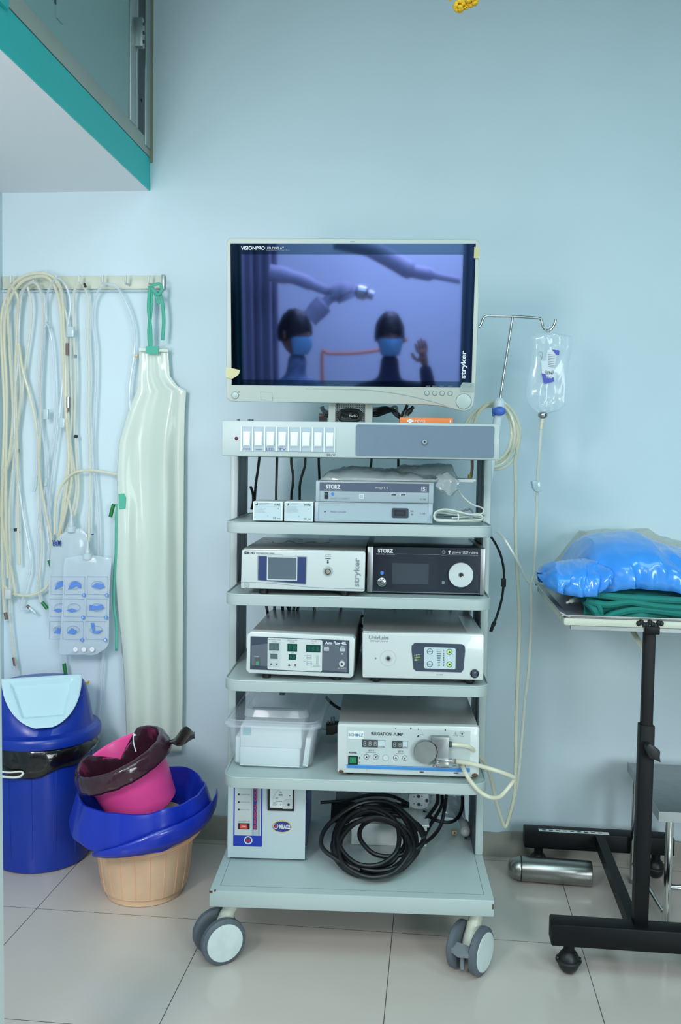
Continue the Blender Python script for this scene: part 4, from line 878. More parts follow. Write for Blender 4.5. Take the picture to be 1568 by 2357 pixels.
# on top of the box
t = thing('power_adapter', 'low black adapter with screw connector behind the top box, left of the monitor stand', 'adapter', K(706, 969, .34), CART)
b = B(); x0, x1 = K(660.5, 965, .30).x, K(760, 965, .30).x; b.box(x0, x1, .30, .40, 1.3475, 1.3575, 'black', bev=.0015)
for i in range(22): b.box(x0+.004+i*.005, x0+.0065+i*.005, .302, .398, 1.357, 1.3585, 'black')
part('adapter_body', b, t)
b = B(); k = K(743, 957, .33); b.cyl((k.x-.011, .33, k.z), (k.x+.004, .33, k.z), .0065, 'pin_brown', seg=16, bev=.001); b.cyl((k.x+.005, .33, k.z), (k.x+.015, .33, k.z), .0055, 'black', seg=16); b.box(k.x-.01, k.x+.012, .326, .334, 1.357, k.z, 'black'); part('connector', b, t)
cord('mount_hose', 'grey hose end curling behind the monitor stand', [(741, 936, .36), (744, 944, .36), (752, 949, .36), (765, 951, .36)], .006, 'cable_grey')
b = B(); c0 = K(806, 957, .275)
b.tube([(c0.x+a*.0285, .262, c0.z+z*.0135) for a, z in ((-.5, 1), (.5, 1), (.95, .6), (.98, -.3), (.6, -.95), (-.6, -1), (-.98, -.4), (-.9, .6))], .0052, 'cable_black', closed=True)
b.tube([(c0.x+a*.026, .266, c0.z+z*.010) for a, z in ((-.8, .7), (0, .9), (.8, .3), (.9, -.4), (.1, .1), (-.8, .2))], .0048, 'cable_black', closed=True)
b.tube([(c0.x-.020, .264, c0.z+.007), (c0.x+.0, .262, c0.z-.001), (c0.x+.022, .264, c0.z-.004)], .0045, 'cable_black')
b.text('125PSI', c0.x-.001, c0.x+.022, c0.z-.004, c0.z+.002, .2570, 'white_ink', rot=180); b.box(c0.x-.004, c0.x+.004, .262, .286, c0.z-.0135, c0.z+.01, 'cable_black')
solo('coiled_cable', b, 'small black cable coil in front of the perforated monitor plate', 'cable', (c0.x, .27, 1.3475), CART)
b = B(); random.seed(11)
for i in range(9):
    o = random.random()
    b.tube([K(852-4*o, 958-3*i+3*o, .33+.01*i), K(870, 952-2.2*i+8*o, .34), K(893+8*o, 944-1.0*i+4*o, .33), K(910+6*o, 948+random.random()*10, .32), K(922+4*o, 962+5*o, .33)], .0032, 'cable_black', seg=7)
b.tube([K(900, 941, .34), K(908, 936, .34), K(913, 938, .34), K(914, 946, .34)], .004, 'cable_grey', seg=7)
solo('cable_tangle', b, 'tangle of black cables on the top box between monitor stand and orange card box', 'cable', K(890, 970, .33), CART)
b = B(); b.tube([K(927, 966, .30), K(933, 955, .30), K(938, 946, .30)], [.004, .006], 'cable_grey', seg=8); b.tube([K(936, 955, .29), K(942, 947, .29), K(952, 936, .29)], [.0065, .0075, .005], 'black', seg=10); b.tube([K(922, 962, .31), K(932, 945, .31), K(938, 932, .31)], .0045, 'black', seg=8)
solo('cable_plug', b, 'black moulded plug pointing up beside the orange card box', 'plug', K(930, 972, .3), CART)
x0, x1 = K(920.5, 966, .15).x, K(1043, 966, .15).x
b = B(); b.box(x0, x1, .15, .26, 1.348, 1.3665, 'orange_card', bev=.001); b.text('- rowa', x0+.03, x0+.065, 1.355, 1.3605, .1495, 'white_ink')
q = K(945, 966, .15); b.mark(q.x-.008, q.x+.008, 1.3555, 1.3605, .1498, 'white_ink'); b.mark(q.x-.004, q.x+.003, 1.353, 1.363, .1497, 'white_ink'); b.mark(x1-.008, x1-.005, 1.355, 1.3615, .1498, 'white_ink')
solo('orange_box', b, 'flat orange card box lying on the top box under the monitor', 'box', ((x0+x1)/2, .2, 1.348), CART)
b = B(); b.box(x1+.001, x1+.016, .16, .24, 1.348, 1.352, 'paper'); solo('folded_paper', b, 'pale folded paper lying right of the orange card box', 'paper', (x1+.008, .2, 1.348), CART)

# ---------------------------------------------------------------- drip bag, its tubing and the pump hoses
t = thing('drip_bag', 'empty clear drip bag with blue and white label hanging from the steel hanger', 'drip bag', K(1258, 762, .4), CART)
rows = [(762, 1256, 1262), (766, 1238, 1280), (774, 1224, 1318), (800, 1228, 1317), (840, 1222, 1310), (880, 1214, 1306), (910, 1211, 1304), (930, 1218, 1302), (945, 1232, 1288), (953, 1243, 1256)]
def pillow(rows, F, y, th, m, nu=20, per=4, seed=0., namp=.0):
    b = B(); R_ = []
    for i in range((len(rows)-1)*per+1):
        t_ = i/per; j = min(int(t_), len(rows)-2); f = t_-j; a, c_ = rows[j], rows[j+1]; R_.append([a[k]+(c_[k]-a[k])*f for k in range(3)])
    n = len(R_)
    def fn(u, v):
        i = min(n-1, round(v*(n-1))); py, l, r_ = R_[i]; s = 1 if u <= .5 else -1; uu = u*2 if u <= .5 else 2-u*2
        k = P(F, l+(r_-l)*uu, py, y=y); e = math.sin(math.pi*min(1, max(0, uu)))**.7 if 0 < uu < 1 else 0; ev = math.sin(math.pi*min(1, max(0, v)))**.5 if 0 < v < 1 else 0
        nn = noise.noise(Vector((uu*5+seed, v*7, s*2)))*namp
        return (k.x, y-s*(th*.5*e*ev)+nn*e, k.z)
    b.grid(fn, nu*2, n, m, cu=True); return b
b = pillow(rows, CART, .4, .030, 'bag_plastic', seed=2, namp=.008); b.tube([K(1256, 764, .4), K(1257, 757, .395), K(1262, 757, .395), K(1262, 765, .4)], .0015, 'clear_window', seg=6)
part('bag', b, t)
b = B(); y_ = .382
def cp(m, *ps): b.prism([(v.x, v.z) for v in (K(x, y, y_) for x, y in ps)], y_-.0006, y_, m)
mat('label_white', (226, 236, 242), .4, alpha=.75)
cp('label_white', (1260, 806), (1283, 803), (1278, 840), (1274, 870), (1254, 872), (1248, 860), (1246, 832), (1258, 830)); y_ = .381
cp('miracle_blue', (1271, 804.5), (1286, 806), (1288, 808), (1287, 817), (1280, 816)); cp('miracle_blue', (1246.5, 859.5), (1256, 861), (1262, 868), (1270, 870), (1274, 868), (1276, 878), (1256, 884), (1252, 882))
cp('pink_plastic', (1247, 835), (1264, 832), (1264, 842), (1250, 846)) if 0 else None
for i in range(8): cp('ink_grey', (1262+i*.2, 815+4*i), (1279-i*.3, 817+4*i), (1279-i*.3, 817.8+4*i), (1262+i*.2, 815.8+4*i))
q = rect(CART, 1256, 852, 1274, 862, y_); b.text('(N/I)', q[0], q[1], q[2], q[3], y_-.001, 'ink', rot=180); q = rect(CART, 1256, 863, 1271, 871, y_); b.text('ORIGINAL', q[0], q[1], q[2], q[3], y_-.001, 'white_ink', rot=180)
part('label_sticker', b, t, 'blue and white printed label')
b = B(); b.tube([K(x, y, .385) for x, y in ((1246, 830), (1246, 822), (1241, 816), (1241, 811), (1245, 810), (1249, 813), (1248, 822), (1247, 828))], .0005, 'ink_grey', seg=5); part('hanging_loop', b, t)
b = B(); k = K(1250, 953, .4); b.lathe([(.006, .006), (.011, .004), (.0135, .0), (.0135, -.006), (.011, -.010), (.006, -.012)], (k.x, .4, k.z), (0, 0, 1), 'steel', 24); part('neck_cap', b, t, 'metal neck cap')
t = thing('drip_line', 'cream tube falling from the metal cap of the drip bag towards the floor', 'tube', K(1162, 1900, .38), CART)
b = B(); b.tube([K(x, y, d) for x, y, d in ((1249, 965, .4), (1246, 990, .4), (1243, 1030, .4), (1239, 1080, .4), (1237, 1120, .4), (1236, 1190, .41), (1232, 1270, .42), (1229, 1320, .42), (1222, 1345, .42), (1223, 1380, .42), (1222, 1450, .42), (1217, 1540, .42), (1209, 1610, .42), (1203, 1680, .42), (1196, 1760, .41), (1188, 1820, .40), (1176, 1870, .39), (1163, 1903, .38))], .0047, 'tube_ivory'); part('tube', b, t)
b = B(); b.tube([K(1249, 964, .4), K(1247.5, 975, .4), K(1245.5, 988, .4)], [.0075, .0065], 'tube_cream', seg=12); part('spike', b, t)
b = B(); k = K(1235, 1118, .4); q = [K(x, y, .39) for x, y in ((1224, 1108), (1238, 1105), (1246, 1108), (1246, 1130), (1240, 1133), (1232, 1131), (1227, 1124))]; b.prism([(v.x, v.z) for v in q], .385, .412, 'clamp_clear', bev=.003); part('roller_clamp', b, t, 'clear white roller clamp')
t = thing('hose_coil', 'coil of cream hose hung behind the drip pole clamp', 'hose', K(1140, 925, .43), CART)
b = B()
for i, (cx, cy, rx, ry, d) in enumerate(((1137, 1000, 48, 74, .425), (1132, 998, 56, 68, .435), (1143, 1002, 54, 78, .445), (1134, 996, 44, 66, .43), (1130, 999, 62, 64, .44))):
    b.tube([K(cx+rx*math.cos(a), cy+ry*math.sin(a), d+.005*math.sin(a*2+i)) for a in [k*math.pi/7 for k in range(14)]], .0046, 'tube_cream', closed=True, seg=8)
part('loops', b, t)
b = B(); b.tube([K(x, y, d) for x, y, d in ((1196, 1000, .44), (1190, 1040, .44), (1186, 1063, .44), (1187, 1120, .44), (1187, 1240, .44), (1192, 1340, .44), (1196, 1430, .43), (1193, 1530, .42), (1189, 1640, .40), (1187, 1760, .39), (1184, 1830, .38), (1172, 1880, .375), (1163, 1903, .37), (1153, 1880, .36), (1141, 1840, .34), (1132, 1800, .30), (1118, 1760, .2), (1100, 1738, .12), (1085, 1722, .08), (1070, 1716, .075), (1037, 1713.5, .076))], .0052, 'tube_cream'); part('pump_hose', b, t, 'cream hose down to the pump head')
b = B(); k0, k1 = K(1150, 1150, .45), K(1087, 1040, .36); b.tube([K(1087, 1055, .34), K(1087, 1080, .34), K(1084, 1100, .34)], .0042, 'tip_tan'); b.cyl(K(1081.5, 1092, .34), K(1081.5, 1101, .34), .005, 'gold', seg=12); part('brass_end', b, t, 'brass hose end under the top box')
cord('branch_hose', 'cream hose curving from upper shelf edge down to the drip line', [(1143, 1222, .40), (1158, 1236, .42), (1178, 1268, .42), (1198, 1305, .42), (1210, 1330, .42), (1221, 1345, .42)], .0045, 'tube_ivory', cat='hose')
b = B(); b.tube([K(x, y, d) for x, y, d in ((1052, 1753, .075), (1080, 1757, .06), (1106, 1763, .05), (1150, 1776, .05), (1178, 1787, .06), (1184, 1792, .07), (1176, 1806, .07), (1157, 1829, .06), (1145, 1836, .05), (1128, 1835, .04), (1110, 1826, .04), (1094, 1811, .04), (1078, 1790, .045), (1069, 1773, .06), (1066, 1766, .075))], .0055, 'tube_cream', seg=10)
solo('loop_hose', b, 'cream hose loop from the metal connector back to the pump outlet', 'hose', K(1140, 1836, .05), CART)
# ---------------------------------------------------------------- behind and on the cart base
t = thing('foot_pedal', 'black ribbed foot pedal at the back of the cart base', 'pedal', K(850, 1870, .47), CART)
b = B(); z0 = .1905; b.prism([(.455, z0), (.50, z0), (.50, z0+.05), (.495, z0+.052), (.455, z0+.008)], K(762, 1870, .47).x, K(942, 1870, .47).x, 'black', plane='yz', bev=.001)
for i in range(9): b.box(K(764, 1870, .46).x, K(800, 1870, .46).x, .457+.0045*i, .4595+.0045*i, z0+.006+.0048*i, z0+.0125+.0048*i, 'cable_black')
part('tread', b, t)
x0, x1 = .337, .554
t = thing('white_case', 'white lidded case behind the black cable coil on the cart base', 'box', ((x0+x1)/2, .35, .1905), CART)
b = B(); b.box(x0+.004, x1-.004, .30, .42, .1908, .247, 'dev_white', bev=.002); part('case_body', b, t)
b = B(); b.box(x0-.002, x1+.002, .296, .424, .247, .253, 'dev_white', bev=.0015); b.box(x0+.03, x1-.03, .31, .41, .253, .258, 'dev_white', bev=.002); part('case_lid', b, t)
b = B(); q = [K(790+150*i/11, 1842+ (18 if i % 2 else 0)*0+10*math.sin(i*.5), .40) for i in range(12)]
b.grid(lambda u, v: (.29+.19*u, .425+.03*v, .262+.02*v+.006*noise.noise(Vector((u*6, v*5, 2)))+.006*math.sin(u*9)), 14, 6, 'cable_grey'); solo('crumpled_paper', b, 'crumpled pale sheet between the foot pedal and the white case', 'paper', (.38, .44, .255), CART, solid=.001)
t = thing('socket_block', 'pale grey multi-socket block hanging under the fourth shelf', 'power strip', K(965, 1832, .40), CART)
F = CART; q = [K(x, y, .40) for x, y in ((942, 1828), (986, 1828), (989, 1845), (984, 1858), (972, 1863), (955, 1862), (944, 1856), (940, 1842))]
b = B(); b.prism([(v.x, v.z) for v in q], .40, .425, 'storz_body', bev=.002); part('block_body', b, t)
for px_, py_ in ((963.5, 1833), (964, 1851.5), (983, 1843)):
    b = B(); k = K(px_, py_, .40); b.ring(k.x, k.z, .0048, .001, .3995, 'ink_grey'); b.disc(k.x, k.z, .0035, .3995, 'black'); part('socket_hole', b, t)
b = B()
for px_, py_ in ((953.5, 1834), (971.5, 1833), (953.5, 1849.5), (971, 1853.5)): k = K(px_, py_, .40); b.disc(k.x, k.z, .0016, .3995, 'ink', seg=8)
part('pin_holes', b, t)
b = B(); b.tube([K(x, y, d) for x, y, d in ((1050, 1868, .44), (1060, 1882, .42), (1070, 1900, .38), (1072, 1912, .36))], [.008, .011, .0135, .014], 'dev_white', seg=14); b.ell(K(1072, 1914, .36), (.0145, .014, .014), 'dev_white', 14, 10)
b.box(K(1070, 1918, .345).x, K(1076, 1918, .345).x, .343, .350, .199, .202, 'ink')
t = solo('taped_connector', b, 'white taped bulb-shaped connector at the right rear of the cart base', 'connector', K(1072, 1926, .36), CART)
b = B(); b.box(K(1040, 1892, .40).x, K(1052, 1892, .40).x, .39, .41, .1905, .202, 'tip_tan', bev=.002); b.disc(K(1048, 1897, .39).x, .197, .002, .389, 'ink'); solo('beige_plug', b, 'small beige plug on the cart base by the white connector', 'plug', (K(1046, 1892, .4).x, .4, .1905), CART)
def film_sheet(name, lab, pts, y0, y1, m, F=CART, amp=.01, seed=1, nu=14, nv=8):
    (ax, ay), (bx, by), (cx_, cy_), (dx, dy) = pts; b = B()
    def fn(u, v):
        px = (ax*(1-u)+bx*u)*(1-v)+(dx*(1-u)+cx_*u)*v; py = (ay*(1-u)+by*u)*(1-v)+(dy*(1-u)+cy_*u)*v; y = y0+(y1-y0)*v
        n = noise.noise(Vector((u*6+seed, v*6, seed)))*amp; k = P(F, px, py, y=y+n); return k
    b.grid(fn, nu, nv, m); k = P(F, (cx_+dx)/2, (cy_+dy)/2, y=y1); return solo(name, b, lab, 'plastic wrap', k, F, solid=.0006)
film_sheet('bubble_wrap', 'cloudy crumpled plastic sheet behind the cables at right rear of the base', ((990, 1830), (1068, 1832), (1072, 1888), (975, 1872)), .46, .44, 'wrap_grey')
# big black cable coil
b = B()
def coilp(cx, cy, rx, ry, a, off=0):
    x = cx+rx*math.cos(a); y = cy+ry*math.sin(a); yl = .09+(2022-y)*(.205/190)-off; k = K(x, y, yl); return k
random.seed(5)
for i, (cx, cy, rx, ry) in enumerate(((866, 1937, 92, 78), (858, 1930, 88, 84), (855, 1944, 86, 74), (862, 1950, 80, 68), (853, 1935, 79, 62), (856, 1952, 90, 66), (868, 1944, 84, 60), (850, 1926, 70, 66), (902, 1925, 74, 46))):
    b.tube([coilp(cx+random.uniform(-3, 3), cy+random.uniform(-3, 3), rx, ry, k*2*math.pi/12, .012*(i % 4)) for k in range(12)], .0062, 'cable_black', closed=True, seg=9)
b.tube([coilp(858, 1936, rx, ry, a, .03) for a, rx, ry in ((-.1, 118, 80), (-.6, 112, 84), (-1.2, 100, 96), (-1.9, 104, 90), (-2.6, 118, 74), (-3.3, 120, 56), (-3.9, 112, 62), (-4.4, 90, 70))], .006, 'cable_black', seg=9)
for pts in ([(1008, 1828, .42), (1006, 1850, .40), (985, 1880, .36), (960, 1910, .30), (930, 1930, .24)], [(1028, 1830, .42), (1022, 1870, .38), (1012, 1905, .30), (985, 1935, .24), (950, 1950, .2)], [(1018, 1830, .44), (1016, 1856, .42), (990, 1900, .34), (975, 1930, .26), (960, 1965, .16), (930, 1995, .12), (890, 2005, .12)], [(1065, 1832, .42), (1064, 1860, .42), (1052, 1884, .40), (1030, 1893, .38), (1000, 1886, .38), (975, 1868, .40)]):
    b.tube([K(*p) for p in pts], .0052, 'cable_black', seg=8)
b.tube([K(738, 1847, .40), K(770, 1845, .40), K(795, 1843, .40), K(850, 1830, .38), K(900, 1832, .36), K(940, 1850, .32)], .005, 'cable_black', seg=8)
solo('cable_coil', b, 'large coil of thick black cable on the cart base', 'cable', K(860, 2018, .1), CART)
b = B(); b.tube([K(870, 1862, .32), K(885, 1868, .30), K(908, 1880, .29)], [.010, .012, .010], 'black', seg=10); solo('moulded_plug', b, 'black moulded plug on the white case inside the cable coil', 'plug', K(890, 1876, .30), CART)

# ================================================================ LEFT WALL
rail = thing('hook_rail', 'cream wall rail with seven white hooks on the wall left of the cart', 'hook rail', W(200, 655, -.005))
b = B(); p0, p1 = W(6, 652, -.008), W(374, 655, -.008); zt, zb = p0.z+.022, p0.z-.020
b.box(p0.x, p1.x, -.010, -.0005, zb, zt, 'table_cream', bev=.001); b.box(p0.x, p1.x, -.014, -.0005, zb-.009, zb-.006, 'clear_window'); part('board', b, rail)
b = B(); b.box(p1.x-.001, p1.x+.008, -.016, -.0005, zb-.002, zt+.002, 'aluminium', bev=.001); part('end_bracket', b, rail)
hx = [26.5, 78, 130.5, 183.5, 237, 290, 343.5]
for x in hx:
    a = W(x, 634, -.05); b = B(); b.tube([(a.x-.003, -.006, a.z-.020), (a.x-.002, -.045, a.z-.024), (a.x-.001, -.052, a.z-.018), (a.x, -.053, a.z+.0)], .0037, 'dev_white', seg=10, n=5)
    part('hook', b, rail)
def tubeset(name, lab, paths, m, r=.0046, extras=(), cat='tube'):
    t = thing(name, lab, cat, W(paths[0][0][0], 650, -.03), group='tubing sets hanging from the wall rail'); 
    for i, p in enumerate(paths):
        b = B(); n = len(p); b.tube([W(q[0], q[1], q[2] if len(q) > 2 else -.035) for q in p], r, m, seg=8); part('tube', b, t)
    for e in extras:
        kind, pts, rad, mm = e; b = B()
        if kind == 'rod': b.tube([W(*q) for q in pts], rad, mm, seg=12, sm=False)
        else:
            q0, q1 = W(*pts[0]), W(*pts[1]); b.box(min(q0.x, q1.x), max(q0.x, q1.x), q0.y-.006, q0.y+.006, min(q0.z, q1.z), max(q0.z, q1.z), mm, bev=.0015)
        part({'rod': 'connector', 'box': 'slide_clamp'}[kind], b, t)
    return t
tubeset('hanging_tubing', 'thick cream tubing arching over the three leftmost hooks, outermost at the picture edge',
    [[(12, 1425), (8, 1370), (5, 1250), (6, 1100), (10, 950), (4, 800), (3, 740), (12, 690, -.04), (40, 645, -.055), (80, 629, -.06), (120, 636, -.055), (142, 672, -.04), (146, 750), (150, 830), (152, 950), (158, 1060), (150, 1150), (138, 1220), (128, 1290), (108, 1350), (70, 1370), (30, 1366), (6, 1345)],
     [(18, 1330), (14, 1200), (14, 1040), (16, 900), (10, 780), (16, 710, -.04), (44, 655, -.055), (84, 637, -.06), (112, 641, -.055), (132, 676, -.04), (141, 740), (146, 860), (154, 980), (166, 1090), (150, 1180), (131, 1250)]], 'tube_cream', .0052,
    [('rod', [(12, 1410, -.035), (15, 1426, -.035)], .0062, 'pin_brown'), ('box', [(12, 1356, -.05), (27, 1378, -.05)], 0, 'dev_white')])
tubeset('hanging_tubing', 'cream tubing on the first hook crossing to the lower left past a grey band',
    [[(45, 1300), (42, 1200), (41, 1090), (38, 960), (36, 850), (40, 740), (42, 690, -.045), (27, 662, -.05), (18, 690, -.04), (22, 800), (30, 950), (20, 1060), (8, 1090), (4, 1180), (14, 1260), (28, 1320), (36, 1372)],
     [(43, 790), (52, 850), (66, 900), (80, 960), (88, 1020), (92, 1100), (106, 1180), (118, 1240), (124, 1310)]], 'tube_cream', .005,
    [('rod', [(41, 1034, -.03), (41, 1041, -.03)], .0058, 'ink_grey'), ('rod', [(35, 1216, -.032), (36, 1223, -.032)], .005, 'ink')])
tubeset('hanging_tubing', 'cream tubing on the second hook with long parallel drops down to a clear tip',
    [[(38, 1535), (32, 1500), (26, 1450), (22, 1400), (24, 1300), (22, 1180), (30, 1080), (36, 1010), (48, 900), (40, 800), (38, 740), (46, 680, -.04), (66, 654, -.055), (84, 654, -.055), (98, 690, -.045), (98, 760), (92, 860), (94, 960), (90, 1060), (88, 1160), (96, 1240), (94, 1300), (88, 1350), (94, 1385), (101, 1392)],
     [(62, 655, -.05), (72, 700, -.045), (70, 760), (60, 830), (48, 930), (36, 1010), (22, 1060), (8, 1110), (2, 1190)]], 'tube_ivory', .0046,
    [('rod', [(32, 1513, -.035), (35, 1532, -.035)], .0058, 'pin_brown'), ('rod', [(36, 1532, -.035), (39, 1547, -.035)], .003, 'dev_white'), ('rod', [(97, 1386, -.035), (109, 1401, -.035)], .0062, 'cap_green')])
tubeset('hanging_tubing', 'clear lilac forked tubing with Y piece on the third hook',
    [[(108, 742), (107, 700), (112, 668, -.045), (126, 644, -.055), (138, 642, -.055), (154, 664, -.045), (162, 700), (157, 740), (150, 790), (146, 840), (142, 900), (134, 980), (124, 1060), (114, 1140), (108, 1200), (112, 1250)],
     [(104, 752), (99, 790), (96, 840), (90, 900), (93, 960), (104, 1040), (106, 1110), (92, 1180), (84, 1250), (86, 1330), (98, 1388)],
     [(112, 752), (120, 790), (124, 850), (127, 920), (124, 990), (112, 1050), (106, 1110), (116, 1200), (116, 1290)]], 'tube_clear', .0042,
    [('rod', [(102, 756, -.035), (108, 744, -.035), (114, 756, -.035)], .0055, 'clamp_clear'), ('box', [(101, 942, -.045), (112, 965, -.045)], 0, 'clamp_clear'), ('rod', [(84, 1096, -.04), (82, 1120, -.04), (78, 1132, -.04)], .0045, 'clamp_clear'), ('rod', [(108, 1100, -.04), (105, 1118, -.04)], .006, 'clamp_clear')])
tubeset('hanging_tubing', 'tubing behind the third hook with a steel connector and a tan tip',
    [[(158, 915), (156, 860), (154, 800), (155, 740), (146, 700), (138, 664, -.045), (129, 652, -.05)], [(157, 948), (160, 1000), (168, 1060), (176, 1120), (164, 1190), (150, 1226), (140, 1240)],
     [(163, 770), (163, 840), (166, 920), (164, 980), (156, 1060), (148, 1130), (142, 1180), (139, 1224)]], 'tube_ivory', .0044,
    [('rod', [(157.5, 914, -.035), (157.5, 938, -.035)], .0075, 'steel'), ('rod', [(156.5, 938, -.035), (156, 950, -.035)], .0048, 'pin_brown'), ('box', [(155, 752, -.045), (171, 776, -.045)], 0, 'clamp_clear'), ('rod', [(155, 790, -.035), (155, 818, -.035)], .0058, 'pin_brown'), ('rod', [(139.5, 1221, -.035), (139.5, 1260, -.035)], .0045, 'tip_tan'), ('box', [(137, 962, -.04), (150, 985, -.04)], 0, 'clamp_clear')])
tubeset('hanging_tubing', 'pale tubing with small black bands looped over the fourth hook',
    [[(172, 1004), (173, 940), (174, 860), (170, 760), (169, 700), (172, 668, -.045), (184, 652, -.055), (196, 664, -.045), (204, 700), (203, 780), (206, 860), (204, 940), (206, 1010), (208, 1100), (206, 1180), (204, 1262)],
     [(174, 1005), (177, 1060), (181, 1120), (176, 1170), (158, 1220), (146, 1240)]], 'tube_ivory', .0048,
    [('rod', [(174.5, 1001, -.035), (174.5, 1008, -.035)], .0062, 'ink'), ('rod', [(173.5, 817, -.035), (173.5, 824, -.035)], .005, 'ink_grey'), ('rod', [(193.5, 653, -.05), (197.5, 661, -.05)], .0042, 'ink')])
tubeset('hanging_tubing', 'clear tubing on the fifth hook running behind the plastic apron',
    [[(216, 1700), (230, 1640), (234, 1560), (238, 1480), (228, 1360), (226, 1200), (214, 1050), (216, 960), (220, 880), (220, 800), (213, 740), (218, 690), (234, 658, -.05), (248, 654, -.05), (272, 664, -.04), (300, 720), (310, 770), (308, 820), (302, 860), (298, 900), (300, 950), (310, 1040, -.02)]], 'tube_clear', .0048,
    [('box', [(308, 815, -.03), (318, 822, -.03)], 0, 'tip_tan')])
tubeset('hanging_tubing', 'faint clear tubing on the second hook ending in green caps',
    [[(116, 1290), (108, 1230), (98, 1160), (84, 1080), (88, 1000), (94, 900), (98, 800), (100, 720), (92, 664, -.045), (78, 650, -.05), (52, 672, -.045), (44, 740), (42, 820), (34, 920), (36, 1050), (52, 1180), (70, 1290), (60, 1350), (48, 1400), (68, 1400)],
     [(120, 1320), (132, 1400), (142, 1460), (146, 1510), (148, 1530)]], 'tube_clear', .0042,
    [('rod', [(113, 1289, -.04), (124, 1321, -.04)], .0062, 'cap_green'), ('rod', [(147.5, 1527, -.04), (152, 1555, -.04)], .0062, 'cap_green'), ('rod', [(62, 1394, -.04), (68, 1399, -.04)], .005, 'pin_brown'), ('rod', [(68, 1399, -.04), (82, 1412, -.04)], .005, 'clamp_clear')])
b = B(); b.tube([W(*q) for q in ((160, 1095, -.045), (180, 1085, -.05), (215, 1083, -.05), (270, 1092, -.045), (310, 1098, -.02))], .0045, 'tube_cream'); b.tube([W(160, 1095, -.045), W(140, 1120, -.045), W(128, 1165, -.04), (W(126, 1230, -.04))], .0045, 'tube_cream')
solo('cross_tube', b, 'short cream tube running sideways behind the apron edge', 'tube', W(215, 1083, -.05))
b = B(); b.tube([W(262, 1160, -.045), W(258, 1174, -.045), W(254, 1190, -.045)], .0062, 'cap_green', sm=False, seg=14); solo('green_cap', b, 'dark green tube cap beside the apron waist tie', 'cap', W(258, 1174, -.045))
# drainage bags
def drain(name, lab, rows, y, px0, tubex, seed, nums):
    t = thing(name, lab, 'drainage bag', W(tubex, rows[0][0], y)); b = pillow(rows, WORLD, y, .012, 'bag_frost', seed=seed, namp=.004); part('bag', b, t)
    b = B(); k = W(tubex, rows[0][0], y); b.lathe([(.012, -.014), (.0155, -.012), (.0155, .004), (.013, .006)], k, (0, 0, 1), 'clear_window', 20); b.lathe([(.010, .006), (.009, .018), (.006, .03), (.0055, .045)], k, (0, 0, 1), 'bag_frost', 16); part('neck', b, t)
    b = B(); i = 0; yy = y-.0115
    for r_ in range(3):
        for cx in (0, 1):
            x0 = px0+cx*53-r_*1.8; y0 = 1327+r_*51.5; q = [W(x, v, yy) for x, v in ((x0, y0), (x0+47, y0+.8), (x0+47, y0+42), (x0, y0+41))]
            b.tube(q, .0005, 'print_blue', closed=True, sm=False, seg=4)
            cx_, cy_ = x0+24, y0+20; s = (r_*2+cx)
            sh = [[(-20, 14), (-10, -8), (4, -12), (16, -4), (18, 10), (2, 2)], [(-18, 4), (-4, -6), (14, -4), (20, 6), (6, 10)], [(-22, 8), (-8, 14), (10, 8), (-6, 2)], [(-22, -8), (0, -4), (14, -10), (20, 2), (4, 6), (-22, 8)], [(-18, 10), (-4, -6), (10, 2), (4, 12)], [(-16, -20), (-6, -20), (-4, 4), (18, 0), (6, 10), (-10, 8)]][s]
            b.prism([(v.x, v.z) for v in (W(cx_+a*.8, cy_+c_*.8, yy) for a, c_ in sh)], yy-.0002, yy+.0002, 'print_blue')
            b.tube([W(cx_+14*math.cos(a), cy_+9*math.sin(a), yy-.0004) for a in [k*.9 for k in range(7)]], .0005, 'print_blue', seg=4, closed=True)
            k = W(x0+45, y0+43, yy-.0008); b.disc(k.x, k.z, .0060, k.y, 'print_blue', t=.0006)
            if nums: b.text(str(6-s), k.x-.0022, k.x+.0022, k.z-.0032, k.z+.0032, k.y-.001, 'white_ink', rot=180)
    part('printed_panels', b, t, 'blue instruction drawings printed upside down'); return t, yy
t, yy = drain('urine_bag', 'clear drainage bag with blue picture panels hanging upside down, the front one', [(1278, 190, 212), (1284, 150, 256), (1300, 147, 256), (1360, 145, 252), (1430, 141, 251), (1480, 138, 250), (1492, 137, 244), (1505, 137, 224), (1508, 140, 212)], -.085, 148, 202, 3, True)
b = B()
for x in (173.5, 193, 212): k = W(x, 1495, yy); b.disc(k.x, k.z, .0076, yy, 'soffit_white', t=.0004)
part('hole', b, t); b = B(); b.tube([W(203, 1262, -.085), W(205, 1240, -.07), W(206, 1200, -.05)], .0046, 'tube_ivory'); part('inlet_tube', b, t)
b = B(); q = W(213, 1230, yy); b.box(q.x-.004, q.x+.004, yy-.002, yy, q.z-.0015, q.z+.0015, 'print_navy'); part('tab', b, t)
t, yy = drain('urine_bag', 'clear drainage bag mostly hidden, behind and left of the front bag', [(1216, 170, 186), (1230, 140, 200), (1262, 118, 204), (1330, 112, 202), (1400, 112, 200), (1440, 114, 198), (1446, 120, 190)], -.055, 117, 165, 8, False)
q = rect(WORLD, 117, 1244, 137, 1258, yy-.012); b = B(); b.text('MAR', q[0], q[1], q[2], q[3], yy-.002, 'print_navy', rot=180, bold=.03); part('lettering', b, t)
b = B(); b.tube([W(165, 1205, -.055), W(164, 1180, -.045), W(158, 1150, -.04)], .0046, 'tube_ivory'); part('inlet_tube', b, t)
